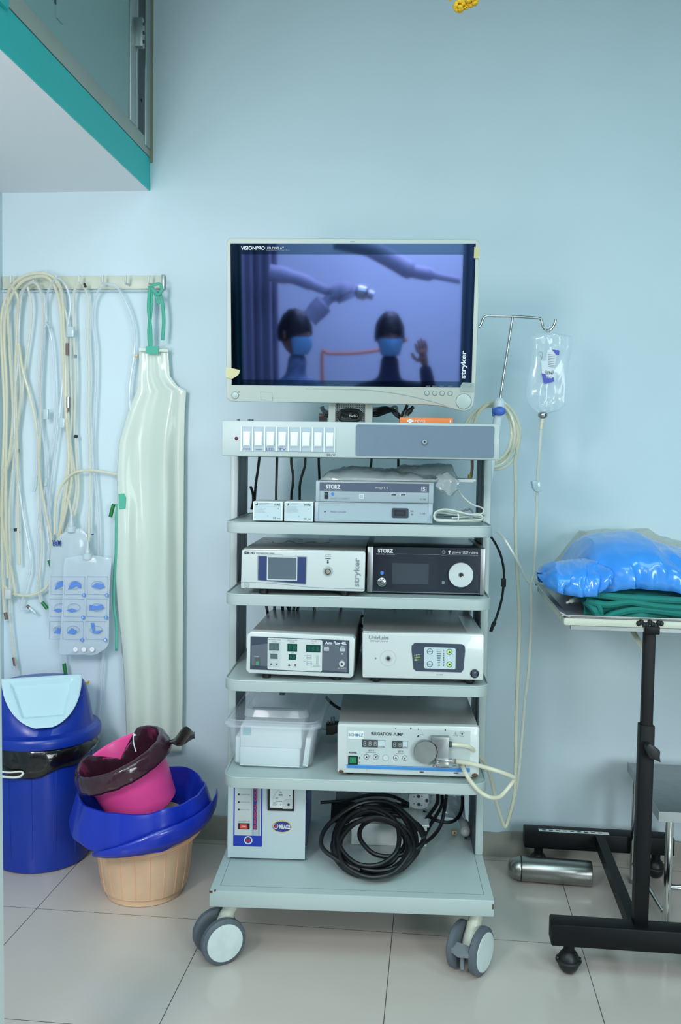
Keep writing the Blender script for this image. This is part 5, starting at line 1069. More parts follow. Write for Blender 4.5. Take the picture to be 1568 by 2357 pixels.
# apron
t = thing('plastic_apron', 'long translucent plastic apron with green ties hanging from the last hook', 'apron', W(345, 662, -.04))
rows = [(801, 320, 387), (832, 320.5, 389), (865, 318, 391), (888, 316, 408), (900, 314, 429), (945, 295, 426), (1014, 275, 424), (1097, 269, 423.5), (1160, 271, 423), (1250, 270, 422.5), (1330, 266, 422), (1400, 271, 422), (1500, 282, 421), (1600, 288, 421), (1730, 292, 419)]
b = B(); N = 64; rws = []
for i in range(len(rows)-1):
    n = max(1, round((rows[i+1][0]-rows[i][0])/9))
    for k in range(n): f = k/n; rws.append([rows[i][j]+(rows[i+1][j]-rows[i][j])*f for j in range(3)])
rws.append(list(rows[-1]))
def ap(u, v):
    py, l, r_ = rws[round(v*(len(rws)-1))]; g = min(1, v*2.2)
    s = u*3.6+.35*noise.noise(Vector((v*1.5, u*2, 3))); y = -.030-.020*g*(1+math.sin(s*math.pi*.9+.6))*(.55+.45*math.sin(u*4))-.003*g*math.sin(s*5.1+v*1.5)-.0015*noise.noise(Vector((u*9, v*9, 1)))
    k = W(l+(r_-l)*u, py, y); return k
b.grid(ap, N, len(rws), 'apron_plastic'); part('sheet', b, t, solid=.0008)
def strap(pts, w_, nm='tie', lab='green fabric tie'):
    b = B(); b.tube([W(*p) for p in pts], 0, 'tie_green', prof=(w_, .0012), seg=8); part(nm, b, t, lab)
def strap2(pts, wpx):
    b = B(); q = smooth_path([Vector(p) for p in pts], 5); vs = []
    for i, p in enumerate(q):
        d = (q[min(i+1, len(q)-1)]-q[max(0, i-1)]); d.z = 0; d.normalize(); n_ = Vector((-d.y, d.x, 0))*wpx/2
        for s in (1, -1): vs.append(W(p.x+n_.x*s, p.y+n_.y*s, p.z))
    b.add(vs, [(2*i, 2*i+1, 2*i+3, 2*i+2) for i in range(len(q)-1)], 'tie_green'); part('tie', b, t, 'green fabric tie', solid=.0016)
strap2([(345, 800, -.05), (343, 760, -.052), (347, 720, -.054), (349, 690, -.056), (347, 662, -.058)], 8)
strap2([(348, 800, -.053), (347, 755, -.055), (342, 715, -.057), (343, 680, -.059), (345, 658, -.060)], 7)
strap2([(347, 658, -.062), (356, 655, -.065), (369, 654, -.067), (372, 668, -.067), (364, 678, -.065), (353, 668, -.062), (348, 660, -.06)], 7)
strap2([(352, 662, -.06), (358, 680, -.06), (366, 700, -.058)], 6)
strap2([(368, 676, -.06), (374, 700, -.058), (377, 740, -.056), (374, 783, -.055)], 8)
strap2([(270, 1160, -.05), (268, 1200, -.05), (267, 1270, -.052), (263, 1330, -.052), (262, 1390, -.052), (268, 1440, -.052), (268, 1498, -.052)], 6)
def patch(pts, y):
    b = B(); b.prism([(v.x, v.z) for v in (W(x, p, y) for x, p in pts)], y-.002, y, 'tie_green'); part('tie_patch', b, t, 'green stitched patch')
patch([(336, 797), (366, 797), (365, 806), (364, 815), (336, 814)], -.052)
patch([(273, 1137), (286, 1136), (290, 1146), (289, 1171), (275, 1172)], -.055)
b = B(); b.prism([(v.x, v.z) for v in (W(x, p, -.046) for x, p in ((320, 801), (387, 804), (387, 810), (320, 808)))], -.048, -.046, 'apron_plastic'); part('neck_hem', b, t)

# ================================================================ BINS AND BUCKETS
BIN = Matrix.Translation((-1.212, -.200, 0)) @ Matrix.Rotation(.46, 4, 'Z')
t = thing('swing_lid_bin', 'dark blue plastic bin with pale blue swing flap, left of the buckets', 'bin', (0, 0, 0), BIN)
b = B(); b.lathe([(.135, 0), (.143, .006), (.148, .05), (.158, .25), (.163, .392), (.158, .392), (.152, .25), (.14, .02)], (0, 0, 0), (0, 0, 1), 'bin_blue', 64)
for i in range(14):
    a = i*2*math.pi/14; b.tube([(.1478*math.cos(a), .1478*math.sin(a), .05), (.158*math.cos(a), .158*math.sin(a), .25), (.162*math.cos(a), .162*math.sin(a), .38)], .0016, 'bin_blue', seg=5)
part('bin_body', b, t)
b = B()
lprof = [(.166, .388), (.180, .388), (.182, .394), (.182, .410), (.178, .417), (.166, .420), (.158, .424), (.154, .445), (.148, .480), (.141, .515), (.134, .540), (.127, .550), (.10, .552), (.0, .552)]
def pl(z): return -.168+(z-.424)*.98
vs = []; SG = 72
for r_, z in lprof:
    for i in range(SG):
        a = 2*math.pi*i/SG; x, y = r_*math.cos(a), r_*math.sin(a)
        if z > .425 and y < pl(z): y = pl(z)
        if z > .545: y = max(y, pl(.550))
        vs.append((x, y, z))
fs = [(j*SG+i, j*SG+(i+1) % SG, (j+1)*SG+(i+1) % SG, (j+1)*SG+i) for j in range(len(lprof)-1) for i in range(SG)]
b.add(vs, fs, 'bin_blue'); part('lid', b, t)
b = B()
def flap(off):
    def fn(u, v):
        z = .566-(.566-.440)*v; yp = pl(z); rr_ = .126+(.158-.126)*min(1, (.560-min(z, .56))/.136)
        hw = math.sqrt(max(1e-4, rr_**2-yp**2))*.97
        x = (2*u-1)*hw; 
        ex = min(1, max(0, (abs(x)-(.088-.045*v))/.012)); ez = min(1, max(0, (abs(v-.44)-.30)/.07)); rec = (1-max(ex, ez)); rec = rec*rec*(3-2*rec)
        d = off-.012*rec; nrm = Vector((0, -.714, .70)); return Vector((x, yp, z))+nrm*d
    return fn
b.grid(flap(.017), 40, 40, 'bin_flap'); part('swing_flap', b, t, 'pale blue recessed flap', solid=.003)
b = B()
def lin(u, v):
    a = 2*math.pi*u; n = noise.noise(Vector((math.cos(a)*3, math.sin(a)*3, v*1.5))); hem = .325+.022*math.sin(a*2+2.2)+.012*noise.noise(Vector((math.cos(a)*2, math.sin(a)*2, 7)))
    z = .392-(.392-hem)*v; r_ = .166+.014*math.sin(math.pi*min(1, v*1.0))*(.7+.5*n)+.004*noise.noise(Vector((a*5, v*3, 1)))
    return (r_*math.cos(a), r_*math.sin(a), z)
b.grid(lin, 96, 12, 'liner_black', cu=True); solo('bin_liner', b, 'black bin liner folded over the blue bin under its lid', 'bin liner', (0, 0, .33), BIN, solid=.0015)
b = B(); b.tube([P(BIN, *q) for q in ()], .003, 'white_plastic') if 0 else None
hd = [W(x, y, d) for x, y, d in ((-40, 1772, -.375), (0, 1786, -.388), (30, 1789.5, -.387), (47, 1787, -.382), (54, 1779, -.376), (46, 1776, -.378), (20, 1778, -.384), (-10, 1774, -.386))]; Bi = BIN.inverted()
b = B(); b.tube([Bi @ v for v in hd[:5]], .0036, 'cream_plastic', seg=8); b.tube([Bi @ v for v in hd[4:]], .0028, 'cream_plastic', seg=8); part('handle', b, t, 'cream carrying handle')
# peach bucket
PC = Matrix.Translation((-.818, -.384, 0))
t = thing('peach_bucket', 'peach ribbed plastic bucket standing on the floor tiles', 'bucket', (0, 0, 0), PC)
def tilt(v): 
    k = max(0, (v.z-.05)/.12); return Vector((v.x, v.y, v.z+k*(.135*v.y+.02*v.x+.015)))
b = B(); b.lathe([(.102, 0), (.110, .002), (.112, .018), (.119, .022), (.128, .07), (.138, .15), (.142, .168), (.158, .170), (.162, .175), (.160, .182), (.144, .184), (.138, .180), (.134, .15), (.116, .03), (.0, .028)], (0, 0, 0), (0, 0, 1), 'peach_plastic', 64)
for i in range(20):
    a = i*2*math.pi/20+.1; b.tube([(.1195*math.cos(a), .1195*math.sin(a), .024), (.1280*math.cos(a), .1280*math.sin(a), .07), (.138*math.cos(a), .138*math.sin(a), .15), (.1415*math.cos(a), .1415*math.sin(a), .166)], .0013, 'peach_rim', seg=5)
b.v = [tilt(v) for v in b.v]; part('bucket_body', b, t)
b = B(); b.lathe([(.141, .166), (.162, .1665), (.168, .172), (.166, .1795), (.158, .183), (.144, .185)], (0, 0, 0), (0, 0, 1), 'peach_rim', 64); b.v = [tilt(v) for v in b.v]; part('rim', b, t)
# blue liner draped over it
b = B(); LC = Vector((-.824, -.388, 0))
def sm(a, pts):
    a = a % 360
    for (a0, v0), (a1, v1) in zip(pts, pts[1:]+[(pts[0][0]+360, pts[0][1])]):
        if a0 <= a <= a1: f = (a-a0)/(a1-a0); f = f*f*(3-2*f); return v0+(v1-v0)*f
    return pts[0][1]
topz = [(0, .312), (60, .315), (90, .314), (140, .30), (180, .290), (225, .286), (270, .284), (310, .296), (340, .304)]
hemz = [(0, .258), (60, .26), (120, .24), (180, .215), (225, .190), (262, .176), (300, .190), (335, .228)]
def bl(u, v):
    a = 360*u; tz, hz = sm(a, topz), sm(a, hemz); ar = R(a); n1 = noise.noise(Vector((math.cos(ar)*2.4, math.sin(ar)*2.4, 4+v*.6))); n2 = abs(noise.noise(Vector((math.cos(ar)*5, math.sin(ar)*5+v*2, 9))))
    rx = .180+.008*n1; cr = crease(Vector((math.cos(ar)*.9, math.sin(ar)*.9, v*.5)), 5, 1.7)
    if v < .40: f = v/.40; r_ = .105+(rx-.004-.105)*f**.8; z = tz-.17*(1-f)**1.2; r_ += .008*cr*f
    elif v < .45: f = (v-.40)/.05; r_ = rx-.004+.006*f+.006*cr; z = tz+.002*math.sin(f*3.14)
    else: f = (v-.45)/.55; r_ = rx+.002+.020*f+.012*cr*(.3+f)+.010*n2*f; z = tz-(tz-hz)*f
    z += .010*cr
    return (LC.x+r_*math.cos(ar), LC.y+r_*math.sin(ar)*.92, z+.006*n1)
b.grid(bl, 90, 30, 'liner_blue', cu=True); b.lathe([(0, .135), (.106, .135)], LC, (0, 0, 1), 'liner_blue', 40); t = solo('blue_liner', b, 'royal blue plastic bag opened and folded over the peach bucket', 'bin liner', (LC.x, LC.y, .18), angle=30, solid=.0012)
b = B()
def band(u, v):
    a = R(248+125*u); tz = .225+.070*u; hz = .172+.070*u**1.2; n1 = noise.noise(Vector((u*3, v, 5)))
    r_ = .206+.004*n1+.004*math.sin(v*3.14)+.006*v; return (LC.x+r_*math.cos(a), LC.y+r_*math.sin(a)*.94, hz+(tz-hz)*v*(.25+.75*min(1, u*2.5)))
b.grid(band, 14, 4, 'liner_blue'); o = part('folded_cuff', b, t, angle=20, solid=.003)
# pink bucket
PK = Matrix.Translation((-.886, -.405, .402)) @ Matrix.Rotation(R(-21), 4, 'Y') @ Matrix.Rotation(R(12), 4, 'X')
t = thing('pink_bucket', 'bright pink bucket tilted inside the blue lined peach bucket', 'bucket', (0, 0, -.17), PK)
b = B(); b.lathe([(.090, -.175), (.098, -.17), (.118, -.035), (.121, -.022), (.131, -.020), (.133, -.004), (.128, 0), (.122, -.004), (.116, -.03), (.095, -.165), (0, -.168)], (0, 0, 0), (0, 0, 1), 'pink_plastic', 64); part('bucket_body', b, t)
b = B()
def ml(u, v):
    a = 2*math.pi*u; n1 = noise.noise(Vector((math.cos(a)*4, math.sin(a)*4, v*3))); n2 = noise.noise(Vector((math.cos(a)*11, math.sin(a)*11, v*6)))
    if v < .5:
        f = v/.5; r_ = .090+(.118-.090)*f+.002*n1; z = -.155+.163*f
        d = (math.degrees(a)-118) 
        if abs(d) < 40: z = min(z, -.055+abs(d)/40*.055) if f > .4 else z; r_ -= .003
    else:
        f = (v-.5)/.5; d = abs(math.degrees(a)-118); k = 1 if d > 40 else (d/40)
        th = f*math.pi*1.15; r_ = .126-.008*math.cos(th)+.003*n2+.006*f; z = .0+.010*math.sin(th)-.038*f*f+.008+.002*n1
        if k < 1: z = z*k-.055*(1-k); r_ = r_*k+.108*(1-k)
    return (r_*math.cos(a)*1.03, r_*math.sin(a)*1.03, z)
b.grid(ml, 110, 26, 'liner_maroon', cu=True); b.lathe([(.0, -.155), (.090, -.155)], (0, 0, 0), (0, 0, 1), 'liner_maroon', 40)
t2 = solo('dark_liner', b, 'thin blackish maroon liner rolled around the pink bucket rim', 'bin liner', (0, 0, -.13), PK, solid=.0008)
b = B(); Pi = PK.inverted()
def tail(u, v):
    cx = 390+58*u; w_ = 6+34*math.sin(min(1, u*1.05)*2.6)**2; cy = 1706-16*u+4*math.sin(u*7); k = W(cx, cy+(v-.5)*w_, -.38+.02*math.sin(v*6+u*9)); return Pi @ k
b.grid(tail, 24, 12, 'liner_tail'); part('knotted_tail', b, t2, 'twisted black tail of the liner', solid=.001)
b = B(); b.tube([Pi @ W(x, y, -.47) for x, y in ((306, 1689), (312, 1692), (307, 1695), (308, 1712), (313, 1730))], .0017, 'white_ink', seg=6); part('thread', b, t2, 'white thread')

# ================================================================ RIGHT SIDE: TROLLEY, STOOL, FLASK
t = thing('instrument_trolley', 'black framed trolley with cream tray top at the right edge', 'trolley', (.52, -.4, 0))
b = B(); b.box(.312, 1.05, -.69, -.645, .866, .886, 'table_cream', bev=.006); b.box(.312, 1.05, -.14, -.10, .866, .886, 'table_cream', bev=.006); b.box(.312, .345, -.66, -.12, .868, .884, 'table_cream', bev=.004); b.box(.33, 1.05, -.685, -.67, .857, .866, 'steel_dull'); part('tray_frame', b, t)
b = B(); vs = []; lv = [(.322, -.680, .8865), (.306, -.692, .896), (.304, -.692, .896)]
b.box(.318, 1.05, -.684, -.104, .886, .888, 'tray_steel')
b.prism([(.328, .888), (.304, .899), (.302, .897), (.325, .886)], -.690, -.100, 'tray_steel'); b.prism([(-.680, .888), (-.694, .893), (-.694, .890), (-.680, .886)], .306, 1.05, 'steel_dull', plane='yz'); b.prism([(-.108, .888), (-.096, .906), (-.094, .905), (-.106, .886)], .306, 1.05, 'steel_dull', plane='yz'); part('steel_tray', b, t, 'shallow stainless tray')
p_ = W(1496, 1667, -.66)
b = B(); b.box(.507, .533, -.673, -.647, .30, .868, 'table_black', bev=.002); part('inner_post', b, t)
b = B(); b.box(.503, .537, -.678, -.642, .13, p_.z, 'table_black', bev=.002); part('outer_post', b, t)
b = B(); k = W(1496, 1436, -.69)
for i in range(9): b.ell((k.x-.026+.0066*i, -.69, k.z+.004*math.sin(i*1.9)), (.006, .007, .0065), 'black_rubber', 10, 8)
b.box(.503, .537, -.695, -.645, .852, .872, 'table_black', bev=.003); part('weld', b, t)
b = B(); b.tube([W(1492, 1512, -.655), W(1449, 1440, -.60)], .009, 'table_cream', sm=False, seg=4); part('brace', b, t, 'cream diagonal brace')
b = B(); k = W(1502, 1730, -.70); b.cyl((k.x-.008, -.678, k.z+.006), (k.x-.006, -.70, k.z+.006), .010, 'black', seg=16, bev=.002)
b.prism([(v.x, v.z) for v in (W(x, y, -.70) for x, y in ((1486, 1714), (1493, 1709), (1505, 1717), (1518, 1727), (1517, 1741), (1519, 1752), (1508, 1747), (1494, 1742), (1487, 1727)))], -.712, -.69, 'black', bev=.002); part('clamp_knob', b, t)
b = B(); b.box(.303, .745, -.70, -.645, .078, .134, 'table_black', bev=.005); part('foot_beam', b, t)
b = B(); b.box(.292, .738, -.125, -.07, .080, .134, 'table_black', bev=.004)
part('foot_beam', b, t)
b = B(); b.box(.335, .545, -.122, -.104, .1342, .1350, 'paper')
b.text('01/10/14  19:40', .345, .42, .1351, .1352, -.114, 'ink') if 0 else None
for i in range(9): b.box(.345+.021*i, .357+.021*i, -.116, -.110, .1351, .1354, 'ink')
part('paper_strip', b, t, 'strip of paper tape on the rear beam')
a0 = P(WORLD, 1460, 2118, z=.134); a1 = P(WORLD, 1378, 1914, z=.134)
b = B(); d = (Vector((a1.x, a1.y, 0))-Vector((a0.x, a0.y, 0))).normalized(); n_ = Vector((-d.y, d.x, 0))*.0135
q = [a0-n_-d*.02, a0+n_-d*.02, a1+n_, a1-n_]; b.add([Vector((v.x, v.y, .100)) for v in q]+[Vector((v.x, v.y, .133)) for v in q], [(0, 1, 2, 3), (7, 6, 5, 4), (0, 4, 5, 1), (1, 5, 6, 2), (2, 6, 7, 3), (3, 7, 4, 0)], 'table_black'); part('cross_beam', b, t)
for x, y, s in ((.35, -.672, 1), (.70, -.672, 1), (.338, -.098, .8), (.690, -.098, .8)):
    b = B(); b.cyl((x, y, .055), (x, y, .0785), .0135, 'table_black', seg=16); b.ell((x, y, .031), (.027, .027, .031), 'black', 20, 14)
    b.tube([(x+.0275*math.cos(k*.5236), y+.0275*math.sin(k*.5236), .033) for k in range(12)], .0045, 'black_rubber', closed=True, seg=8); b.cyl((x-.03, y, .036), (x-.022, y, .036), .007, 'black', seg=12); b.cyl((x+.022, y, .034), (x+.03, y, .034), .007, 'black', seg=12); part('ball_caster', b, t)
# things on the trolley
b = B()
def cl(u, v):
    px = 1326+300*u; a = math.pi*v; base = W(px, 1424, -.67); top = .955+.006*math.sin(u*4); f = math.sin(a)**.45 if 0 < v < 1 else 0
    y = -.40-.262*math.cos(a)*(1-.05*math.sin(u*9)); e = min(1, u*7)**.5
    fold = .006*math.sin(v*26+u*7+2*noise.noise(Vector((u*3, v*3, 1))))*(1 if v < .5 else .3)+.006*noise.noise(Vector((u*9, v*9, 4)))
    x = base.x+(.02*(1-e)); return (x, y-fold*.9, .889+(top-.889)*f*(.55+.45*e)+fold*.5*f)
b.grid(cl, 44, 60, 'cloth_green'); b.tube([W(1328, 1366, -.66), W(1400, 1372, -.672), W(1480, 1378, -.672), W(1600, 1384, -.672)], .0085, 'cloth_green'); b.tube([W(1350, 1385, -.66), W(1368, 1402, -.675), W(1378, 1418, -.675), W(1392, 1424, -.675), W(1420, 1412, -.672), W(1480, 1403, -.670), W(1600, 1418, -.668)], .0095, 'cloth_green'); b.tube([W(1352, 1382, -.668), W(1372, 1388, -.678), W(1400, 1392, -.676), W(1450, 1386, -.675), W(1520, 1396, -.672), W(1600, 1400, -.67)], .0085, 'cloth_green')
b.tube([W(1385, 1420, -.675), W(1382, 1402, -.682), W(1378, 1392, -.68)], .006, 'cloth_green')
solo('surgical_cloth', b, 'folded dark green surgical cloth on the trolley tray', 'cloth', (.5, -.4, .889))
b = B(); b.tube([W(1304, 1388, -.62), W(1316, 1383, -.62), W(1330, 1379, -.60)], [.003, .006, .008], 'cream_plastic', seg=8); solo('cream_tip', b, 'cream pointed tip poking out left of the green cloth', 'instrument', W(1316, 1390, -.62))
def sheetobj(name, lab, topp, botp, y0, y1, m, seed, amp, px0, px1, nu=110, nv=64, ym=None, cat='plastic sheet', taper=7):
    b = B(); ip = lambda L, x: next((a[1]+(c_[1]-a[1])*(x-a[0])/(c_[0]-a[0]) for a, c_ in zip(L, L[1:]) if a[0] <= x <= c_[0]), L[-1][1] if x > L[-1][0] else L[0][1])
    ym = ym if ym is not None else (y0+y1)/2
    def fn(u, v):
        px = px0+(px1-px0)*u; zb = W(px, ip(botp, px), y0).z; zt = W(px, ip(topp, px), ym).z; x0 = W(px, 1320, ym).x; a = math.pi*v
        s = math.sin(a)**.55 if 0 < v < 1 else 0; e = min(1, u*taper)**.6; y = (y0+y1)/2-(y1-y0)/2*math.cos(a)*(.25+.75*e); zt = zb+(zt-zb)*(.3+.7*e)
        q = Vector((u*7+seed, v*5, seed)); n = (crease(q, int(seed), .42)*.9+.45*noise.noise(q*.8)+.25*crease(q*1.7, int(seed)+3, .5))*amp
        zb2 = max(zb, .889) if v < .5 else max(.90, zb-.01)
        return (x0+n*.5, y-n*(1-.6*s), zb2+(zt-zb2)*s+n*.25*s)
    b.grid(fn, nu, nv, m); return solo(name, b, lab, cat, (W((px0+px1)/2, 1380, (y0+y1)/2).x, (y0+y1)/2, .90), angle=30, solid=.0008)
sheetobj('blue_sheet', 'crumpled bright blue plastic sheet piled on the green cloth', [(1262, 1330), (1300, 1288), (1325, 1256), (1350, 1235), (1380, 1228), (1440, 1223), (1470, 1228), (1500, 1243), (1568, 1262), (1640, 1280)], [(1262, 1360), (1290, 1366), (1330, 1368), (1400, 1352), (1450, 1356), (1500, 1360), (1530, 1372), (1568, 1380), (1640, 1384)], -.665, -.20, 'sheet_blue', 2, .030, 1285, 1640, ym=-.43)
b = sheetobj('blue_sheet_end', 'loose translucent blue end of the plastic sheet drooping over the tray corner', [(1243, 1312), (1258, 1297), (1290, 1301), (1330, 1296), (1372, 1292), (1402, 1304), (1404, 1330)], [(1243, 1330), (1252, 1352), (1290, 1368), (1330, 1374), (1372, 1372), (1390, 1352), (1404, 1345)], -.70, -.46, 'sheet_blue', 6, .026, 1245, 1403, nu=70, nv=44, ym=-.66, taper=5)
sheetobj('clear_film', 'clouded clear plastic film rising behind the blue sheet', [(1250, 1300), (1280, 1280), (1320, 1238), (1336, 1218), (1400, 1217), (1480, 1216), (1500, 1228), (1568, 1246), (1640, 1262)], [(1250, 1330), (1640, 1340)], -.22, -.04, 'film_clear', 4, .026, 1256, 1640, ym=-.12)
# stool
t = thing('step_stool', 'low stainless steel stool with tubular legs behind the trolley post', 'stool', (.85, -.29, 0))
b = B(); b.box(.600, 1.15, -.495, -.095, .336, .352, 'steel_dull', bev=.003); b.box(.5985, 1.15, -.498, -.4955, .326, .3525, 'steel_dull'); b.box(.5965, .5995, -.4982, -.093, .326, .3525, 'steel_dull'); part('stool_top', b, t)
for x, y in ((.632, -.47), (.614, -.142), (1.12, -.47), (1.12, -.142)):
    b = B(); b.cyl((x, y, .003), (x, y, .336), .0105, 'chrome', seg=24); b.cyl((x, y, 0), (x, y, .012), .0118, 'steel_dull', seg=20); part('leg', b, t)
for y, z in ((-.47, .14), (-.142, .30)):
    b = B(); b.cyl((.632 if y < -.3 else .614, y, z), (1.12, y, z), .0085, 'chrome', seg=16); part('rung', b, t)
b = B(); b.cyl((.632, -.47, .06), (.614, -.142, .06), .0075, 'chrome', seg=16); part('rung', b, t)
# flask
f0, f1 = Vector((.262, -.148, .032)), Vector((.462, -.212, .032))
pa = P(WORLD, 1169, 1996, z=.0365); pb2 = P(WORLD, 1362, 2011, z=.0365); ax = (pb2-pa).normalized(); L_ = (pb2-pa).length
t = thing('steel_flask', 'brushed steel vacuum flask lying on the floor under the trolley', 'flask', pa)
r_ = .0365
b = B(); b.lathe([(r_*.97, .040), (r_, .043), (r_, L_-.004), (r_*.95, L_), (0, L_)], pa+Vector((0, 0, 0)), ax, 'steel_brushed', 40); b.lathe([(r_*1.006, L_-.020), (r_*1.006, L_-.0195)], pa, ax, 'ink_grey', 40); part('flask_body', b, t)
b = B(); b.lathe([(0, 0), (.012, .001), (.022, .005), (.028, .011), (.0305, .018), (r_*.99, .036), (r_*.97, .038)], pa, ax, 'steel_brushed', 40); part('screw_cup', b, t)
b = B(); b.lathe([(r_*.9, .037), (r_*.985, .0375), (r_*.985, .0415), (r_*.9, .042)], pa, ax, 'black', 40); part('seal_ring', b, t)

# ================================================================ FLOWER STRING
t = thing('marigold_string', 'yellow artificial marigold end hanging into the top of the view', 'flower garland', P(WORLD, 1066, -60, y=-1.2))
b = B(); b.tube([P(WORLD, x, y, y=-1.2) for x, y in ((1066, -400), (1064, -100), (1063, -10), (1066, 10))], .0014, 'stem_dark', seg=6); part('string', b, t)
random.seed(4)
def bloom(px, py, n, rad):
    b = B(); ce = P(WORLD, px, py, y=-1.2)
    for i in range(n):
        th = random.random()*6.28; ph = math.acos(random.uniform(-1, 1)); d = Vector((math.sin(ph)*math.cos(th), math.sin(ph)*math.sin(th), math.cos(ph)))
        b.ell(ce+d*rad*.62, (rad*.34, rad*.34, rad*.3), 'petal_yellow', 8, 6)
    part('flower_head', b, t)
bloom(1058, 14, 26, .013); bloom(1086, 0, 26, .014); bloom(1072, 16, 10, .006); bloom(1064, -30, 30, .017); bloom(1034, -4, 10, .006)

b = B(); b.prism([(v.x, v.z) for v in (W(x, y, -.004) for x, y in ((193, 1571), (200, 1570), (205, 1566), (203, 1573), (198, 1577), (196, 1573)))], -.005, -.001, 'petal_yellow'); solo('dried_petal', b, 'tiny orange dried petal stuck to the wall above the blue bin', 'petal', W(199, 1577, -.003))
# ================================================================ ROOM BEHIND THE CAMERA (seen mirrored in the monitor)
MW = MON
def mirror(px, py, dist):
    """real-world point whose reflection in the monitor glass appears at the pixel, dist metres beyond the glass"""
    h = P(MW, px, py, y=-.0014); hw = MW @ h; dr = (hw-CAM).normalized(); n = (MW.to_3x3() @ Vector((0, 1, 0))).normalized()
    rf = dr-n*2*dr.dot(n); return hw+rf*dist
def person(name, lab, head, face_dir, skin_shirt, height_top, arm=None, seed=1):
    up = Vector((0, 0, 1)); fd = Vector((face_dir[0], face_dir[1], 0)).normalized(); rt = Vector((fd.y, -fd.x, 0))   # rt = person's right
    base = Vector((head.x, head.y, 0)); t = thing(name, lab, 'person', base)
    hz = head.z
    def sk(joints, edges, m, nm, sub=2, parent=t):
        me = bpy.data.meshes.new(nm); me.from_pydata([tuple(j[0]-BASE[parent.name]) for j in joints], edges, []); me.materials.append(MATS[m])
        o = bpy.data.objects.new(nm, me); COL.objects.link(o); s = o.modifiers.new('skin', 'SKIN'); s.use_smooth_shade = True
        for i, j in enumerate(joints): me.skin_vertices[0].data[i].radius = (j[1], j[2] if len(j) > 2 else j[1]); me.skin_vertices[0].data[i].use_root = (i == 0)
        q = o.modifiers.new('smooth', 'SUBSURF'); q.levels = sub; q.render_levels = sub; o.parent = parent; BASE[o.name] = BASE[parent.name]; return o
    H = lambda a, b_, z: base+rt*a+fd*b_+up*z
    sh = hz-.30; pel = sh-.50; kn = pel-.42
    J = [(H(0, 0, pel), .14, .10), (H(0, .01, sh-.25), .14, .10), (H(0, 0, sh-.06), .15, .10), (H(0, 0, sh+.06), .06), (H(0, .02, hz-.10), .055)]
    E_ = [(0, 1), (1, 2), (2, 3), (3, 4)]
    arms = arm or [(-1, [(.20, -.0, sh-.02, .06), (.26, 0, sh-.30, .045), (.24, .10, sh-.54, .035), (.23, .14, sh-.62, .03)]), (1, [(.20, 0, sh-.02, .06), (.26, 0, sh-.30, .045), (.24, .10, sh-.54, .035), (.23, .14, sh-.62, .03)])]
    hands = []
    for s, pts in arms:
        last = 2
        for a, b_, z, r_ in pts:
            J.append((H(s*a, b_, z), r_)); E_.append((last, len(J)-1)); last = len(J)-1
        hands.append((s, pts))
    for s in (-1, 1):
        last = 0
        for a, b_, z, r_ in ((.10, 0, pel-.10, .09), (.11, .02, kn, .065), (.11, -.01, .10, .045), (.11, .08, .045, .04), (.11, .16, .035, .03)):
            J.append((H(s*a, b_, z), r_)); E_.append((last, len(J)-1)); last = len(J)-1
    sk(J, E_, skin_shirt, 'body')
    # head
    def sculpt(d):
        k = 1.0
        return k
    b = B(); R3 = Matrix((rt, fd, up)).transposed()
    def he(u, v):
        ph = math.pi*v; th = 2*math.pi*u; d = Vector((math.sin(ph)*math.cos(th), math.sin(ph)*math.sin(th), math.cos(ph)))
        x, y, z = d.x*.077, d.y*.098, d.z*.122
        if z < 0: x *= 1-.30*(-z/.122)**1.3; y *= 1-.12*(-z/.122)
        if d.y > .6: 
            nx = math.exp(-(x/.013)**2); y += .020*nx*math.exp(-((z+.012)/.020)**2)+.006*math.exp(-((z+.062)/.014)**2)*math.exp(-(x/.03)**2)
            y -= .010*math.exp(-((abs(x)-.032)/.014)**2)*math.exp(-((z-.008)/.012)**2)
        return head+R3 @ Vector((x, y, z))
    b.grid(he, 36, 28, 'skin', cu=True); hd = part('head', b, t)
    b = B()
    for s in (-1, 1): b.ell(head+R3 @ Vector((s*.078, -.005, -.005)), (.010, .018, .030), 'skin', 10, 8)
    part('ear', b, hd)
    b = B()
    def hr(u, v):
        ph = math.pi*.60*v; th = 2*math.pi*u; fr = math.cos(th-math.pi/2); ph *= (1-.22*max(0, fr)); d = Vector((math.sin(ph)*math.cos(th), math.sin(ph)*math.sin(th), math.cos(ph)))
        n = 1+.05*noise.noise(d*5+Vector((seed, 0, 0))); return head+R3 @ Vector((d.x*.086*n, d.y*.107*n-.003, d.z*.134*n+.002))
    b.grid(hr, 36, 16, 'hair', cu=True); part('hair', b, hd)
    b = B()
    def mk(u, v):
        th = R(-68+136*u)+math.pi/2; zz = -.012-.098*v; k = math.sqrt(max(0, 1-(zz/.128)**2)); bul = .016*math.sin(math.pi*v)*math.exp(-((u-.5)/.25)**2)+.014*math.exp(-((u-.5)/.12)**2)*(1-v)
        return head+R3 @ Vector((math.cos(th)*.080*(.55+.45*k)*(1-.12*v), math.sin(th)*(.100*(.6+.4*k)+bul), zz))
    b.grid(mk, 20, 10, 'mask_blue'); part('face_mask', b, hd, solid=.002)
